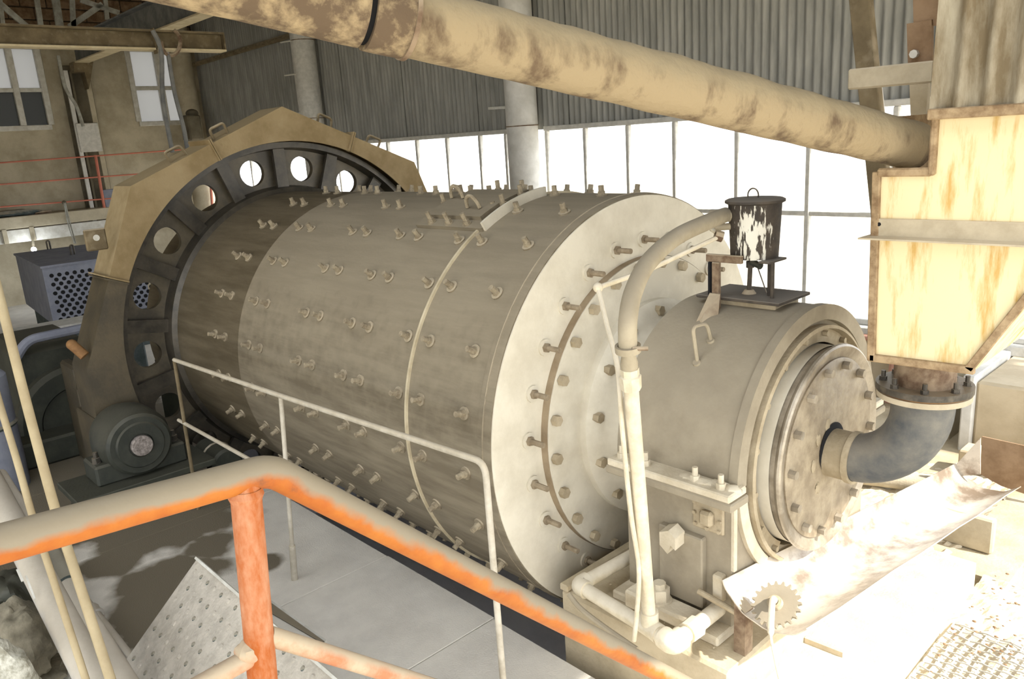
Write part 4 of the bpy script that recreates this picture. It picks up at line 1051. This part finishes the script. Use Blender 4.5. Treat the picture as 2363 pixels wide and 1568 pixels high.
MB().prism([onY((2098, 180), 3.35), onY((2142, 175), 3.35), onY((2134, 320), 3.35), onY((2102, 290), 3.35)], (0, .03, 0)).build('hanger', 'hopper_band', t)
MB().rev([(0, 0), (0, .016), (.02, .016), (.02, 0)], onY((2112, 125), 3.35), (0, -1, 0), 8).build('bolt', 'frame_white', t)

# ================================================================== big sloping duct
DA, DB = atd((2085, 332), 2.86), atd((1150, 100), 2.06)
du = (DB - DA).normalized(); DR = .0855
END = DA - du * .06
CO = atd((912, 38), 1.92); sC = (CO - DA).dot(du)
t = thing('feed_duct', 'thick dust crusted pipe sloping across the ceiling into the hopper', 'duct', DA)
def rough_tube(a, b, r, n=40, m=60, amp=.003, seed=0):
    d = (b - a); L = d.length; z = d.normalized(); x_ = z.orthogonal().normalized(); y_ = z.cross(x_); vs = []
    for i in range(m + 1):
        for j in range(n):
            an = 2 * math.pi * j / n; e = x_ * math.cos(an) + y_ * math.sin(an); p = a + z * (L * i / m) + e * r
            crust = max(0, e.z) * .006 * max(0, noise.noise(p * 14 + V(seed, 0, 0)) + .25)
            vs.append(p + e * (amp * noise.noise(p * 9 + V(seed, 3, 1)) + crust))
    fs = [(i * n + j, i * n + (j + 1) % n, (i + 1) * n + (j + 1) % n, (i + 1) * n + j) for i in range(m) for j in range(n)]
    fs += [tuple(range(n)), tuple(m * n + j for j in range(n))]
    return MB().add(vs, fs)
rough_tube(END, DA + du * sC, DR, m=90).build('lower_pipe', 'duct_dust', t, smooth=60)
rough_tube(DA + du * (sC - .03), DA + du * (sC + .07), DR + .007, m=12, seed=5).build('collar', 'duct_brown', t, smooth=60)
MB().rev([(-.006, DR), (-.006, DR + .010), (.006, DR + .010), (.006, DR)], DA + du * (sC - .03), du, 40, close=True).build('collar_weld', 'rust_iron', t)
rough_tube(DA + du * (sC + .085), DA + du * (sC + 2.2), DR + .003, m=60, seed=9).build('upper_pipe', 'duct_brown', t, smooth=60)
MB().tube([DA + du * (sC + .05), DA + du * (sC + .10)], DR - .006, 40).build('crack_gap', 'hole_black', t)  # black ring stands in for the shade in the open crack

# ================================================================== handrails
t = thing('stair_handrail', 'thick orange pipe handrail furred with dust, bending down the stair', 'handrail', (-1.3, .55, .8))
RX = -1.3; RC_ = onX((622, 1084), RX)
e_ = onX((1400, 1488), RX); dr = (e_ - RC_).normalized()
l_ = onX((60, 1240), RX)
MB().tube(fillet([RC_ + (l_ - RC_) * 4, RC_, RC_ + dr * 1.9], .03, 6), .0300, 28).build('top_rail', 'orange', t)
p0, p1 = onX((566, 1128), RX), onX((606, 1568), RX); dp = (p1 - p0).normalized()
MB().tube([p0 - dp * .02, p0 + dp * ((p0.z - .79) / -dp.z)], .0275, 24).build('post', 'orange_post', t)
MB().rev([(0, .029), (.012, .032), (.022, .028)], p0 - dp * .0, dp, 20).build('weld', 'orange_post', t)
m0, m1 = onX((646, 1476), RX), onX((1000, 1586), RX)
MB().tube([m0 - (m1 - m0).normalized() * .03, m0 + (m1 - m0) * 4.1], .0185, 20).build('mid_rail', 'orange_dusty', t)
m0, m1 = onX((588, 1512), RX), onX((480, 1572), RX)
MB().tube([m0 - (m1 - m0).normalized() * .02, m0 + (m1 - m0) * 13], .0185, 20).build('mid_rail', 'orange_dusty', t)
MB().ball(onX((572, 1508), RX - .0), .024, 12, 10, (1, 1, 1), .25, 2).build('weld', 'orange_dusty', t)
np_ = RC_ + dr * 1.86
MB().tube([V(RX, np_.y, 0), V(RX, np_.y, np_.z)], .0275, 20).build('post', 'orange_post', t)
MB().tube([V(RX, -.62, .79), V(RX, -.62, 1.90)], .0275, 20).build('post', 'orange_post', t)
# grey guard rail at the pit edge
GY = 1.77
t = thing('pit_guard_rail', 'thin grey pipe guard rail along the pit beside the drum', 'railing', (-3.7, GY, 0))
T2 = onY((1119, 1068), GY); T0 = onY((402, 831), GY); B2 = V(T2.x + .01, GY, 0)
MB().tube(fillet([T0, onY((648, 914), GY), T2, B2], .06, 6), .0135, 14).build('top_rail', 'rail_grey', t)
B1 = onZ((680, 1338), 0); T1 = onY((648, 918), GY)
MB().tube([B1, T1], .0125, 12).build('post', 'rail_grey', t)
MB().tube([B1, B1 + (T1 - B1) * .2], .019, 12).build('socket', 'rail_grey', t)
MB().tube([B2, B2 + V(0, 0, .2)], .019, 12).build('socket', 'rail_grey', t)
B0 = V(T0.x - .05, GY, 0)
MB().tube([B0, T0], .012, 10).build('post', 'steel_brown', t)
MB().tube([onY((412, 970), GY), onY((668, 1112), GY)], .012, 10).build('mid_rail', 'rail_grey', t)
# ---- landing behind, under the camera
t = thing('stair_landing', 'steel stair landing below the orange handrail', 'landing', (-.2, -.5, 0))
MB().cbox(-1.34, .4, -.7, .5, .75, .80, .006).build('deck', 'checker', t)
for xx in (-1.25, .3):
    MB().box(xx - .04, xx + .04, -.66, -.58, 0, .74).build('leg', 'steel_brown', t)
    MB().box(xx - .04, xx + .04, .38, .46, 0, .74).build('leg', 'steel_brown', t)
for k in range(3): MB().cbox(-1.2, .0, .52 + .26 * k, .76 + .26 * k, .56 - .2 * k, .59 - .2 * k, .004).build('tread', 'checker', t)

# ---- leaning checker plate
A = onZ((455, 1290), .5); Cc = onX((265, 1560), A.x); ex = V(1, 0, -.012); ey = (Cc - A).normalized()
t = thing('checker_plate', 'dusty studded steel plate leaning at a slant behind the orange post', 'plate', (A.x + .9, .9, 0))
L2 = (A.z - .01) / -ey.z; W2 = 2.0; nn = ex.cross(ey).normalized()
if nn.z < 0: nn = -nn
MB().prism([A, A + ex * W2, A + ex * W2 + ey * L2, A + ey * L2], -nn * .008).build('sheet', 'checker', t)
stud = MB().ball((0, 0, 0), 1, 8, 4, (.012, .012, .006)).mesh('stud', 'pipe_dark')
stud2 = MB().ball((0, 0, 0), 1, 8, 4, (.014, .014, .007)).mesh('stud', 'checker')
k = 0
for i in range(18):
    for j in range(9):
        p = A + ex * (.05 + .075 * i + (.037 if j % 2 else 0)) + ey * (.05 + .075 * j)
        if p.z < .02 or k > 290: continue
        k += 1
        Mx = Matrix((ex.normalized(), nn.cross(ex).normalized(), nn)).transposed().to_4x4(); Mx.translation = p
        put('stud', stud2 if (i * 7 + j * 3) % 5 < 2 else stud, Mx, t)
MB().bar(A + nn * .004, A + ex * W2 + nn * .004, .012, .02, nn).build('edge_strip', 'frame_white', t)
# gap strip in the floor
t = thing('floor_channel', 'dark tapering channel strip set in the pale floor plates', 'channel', onZ((680, 1440), 0))
q = [onZ(p, .002) for p in ((600, 1372), (752, 1482), (740, 1484), (600, 1402))]
MB().prism(q, (0, 0, .004)).build('strip', 'dark_steel', t)
MB().bar(q[0], q[1], .012, .012).build('edge', 'frame_white', t)

# ---- pipes, hoses and rubble at the left
t = thing('floor_pipe', 'thick dusty grey pipe running past the foot of the stair', 'pipe', (-3.5, .5, 0))
pa, pz = atd((-60, 1040), 4.6), atd((215, 1568), 3.25)
MB().tube([pa, pz + (pz - pa) * .5], .066, 24).build('pipe', 'pipe_grey', t)
t = thing('floor_pipe', 'slimmer grey pipe with a dark sleeve beside the thick pipe', 'pipe', (-3.5, .6, 0))
pa, pz = atd((100, 1260), 4.1), atd((262, 1520), 3.55)
MB().tube([pa - (pz - pa) * .8, pz + (pz - pa) * .8], .04, 20).build('pipe', 'pipe_grey', t)
MB().tube([pa - (pz - pa) * .15, pa + (pz - pa) * .38], .056, 20).build('sleeve', 'pipe_dark', t)
t = thing('floor_pipe', 'thin pipe with a threaded coupling lying on the stained floor', 'pipe', (-3.7, .9, 0))
pa, pz = onZ((200, 1385), .03), onZ((310, 1525), .03)
MB().tube([pa - (pz - pa) * 1.2, pz + (pz - pa) * .6], .017, 12).build('pipe', 'pipe_grey', t)
d_ = (pz - pa).normalized()
MB().rev([(-.05, .018), (-.05, .026), (-.03, .03), (.03, .026), (.035, .032), (.05, .032), (.05, .018)], pa + (pz - pa) * .2, d_, 14).build('coupling', 'pipe_grey', t)
for pts, r, lb in ((((-20, 610), (0, 690), (66, 950), (130, 1185), (190, 1370), (262, 1590)), .0145, 'thicker cream hose hanging behind the orange handrail'), (((-20, 860), (0, 935), (38, 1060), (76, 1195), (120, 1330), (205, 1590)), .0105, 'thinner cream hose hanging behind the orange handrail')):
    t = thing('hanging_hose', lb, 'hose', atd(pts[-1], 2.5), )
    hp0 = [atd(p, 2.55 - .05 * i) for i, p in enumerate(pts)]
    d0 = (hp0[0] - hp0[1]).normalized(); d1 = (hp0[-1] - hp0[-2]).normalized()
    hp0 = [hp0[0] + d0 * ((6.88 - hp0[0].z) / d0.z)] + hp0 + [hp0[-1] + d1 * ((hp0[-1].z - .01) / -d1.z)]
    MB().tube(hp0[:1] + spline(hp0[1:-1], 6) + hp0[-1:], r, 12).build('hose', 'cable_cream', t)
for nm, lb, c_, r, sc, mt, sd_ in (('rubble_lump', 'big brown lump of broken render by the thick pipe', V(-4.14, .44, .185), .18, (1.05, .8, 1.12), 'rubble', 1), ('rubble_lump', 'grey draped sack lump behind the broken render', V(-4.72, .50, .145), .155, (1.15, .9, .98), 'reducer', 5), ('fluff_heap', 'crumbly white heap in front of the broken render', V(-3.66, .272, .25), .165, (1.0, .9, 1.62), 'white_fluff', 9)):
    t = thing(nm, lb, 'rubble', (c_.x, c_.y, 0))
    MB().ball(c_, r, 40, 28, sc, .35, sd_).build('lump', mt, t, smooth=30)
    MB().ball((c_.x, c_.y, .015), r * 1.12, 24, 10, (1.0, .85, .035 / r), .3, sd_ + 3).build('base', 'rubble', t, smooth=30)
t = thing('pale_slat', 'short pale strip leaning on the thick grey pipe', 'slat', atd((70, 1360), 3.6))
MB().bar(atd((60, 1330), 3.62), atd((80, 1383), 3.55), .008, .006).build('strip', 'frame_white', t)
MB().bar(atd((40, 1315), 3.62), atd((52, 1342), 3.58), .010, .006).build('strip', 'frame_white', t)
t = thing('stray_tank', 'blue grey cylindrical tank with a hoop standing beside the gearbox', 'tank', onX((10, 1000), -6.6))
cc = onX((0, 900), -7.2)
MB().rev([(0, 0), (0, .25), (.9, .25), (.98, .18), (1.0, 0)], (-7.0, cc.y - .22, 0), (0, 0, 1), 28).build('barrel', 'box_grey', t)
MB().rev([(.5, .25), (.52, .262), (.54, .25)], (-7.0, cc.y - .22, 0), (0, 0, 1), 28).build('hoop', 'pipe_dark', t)
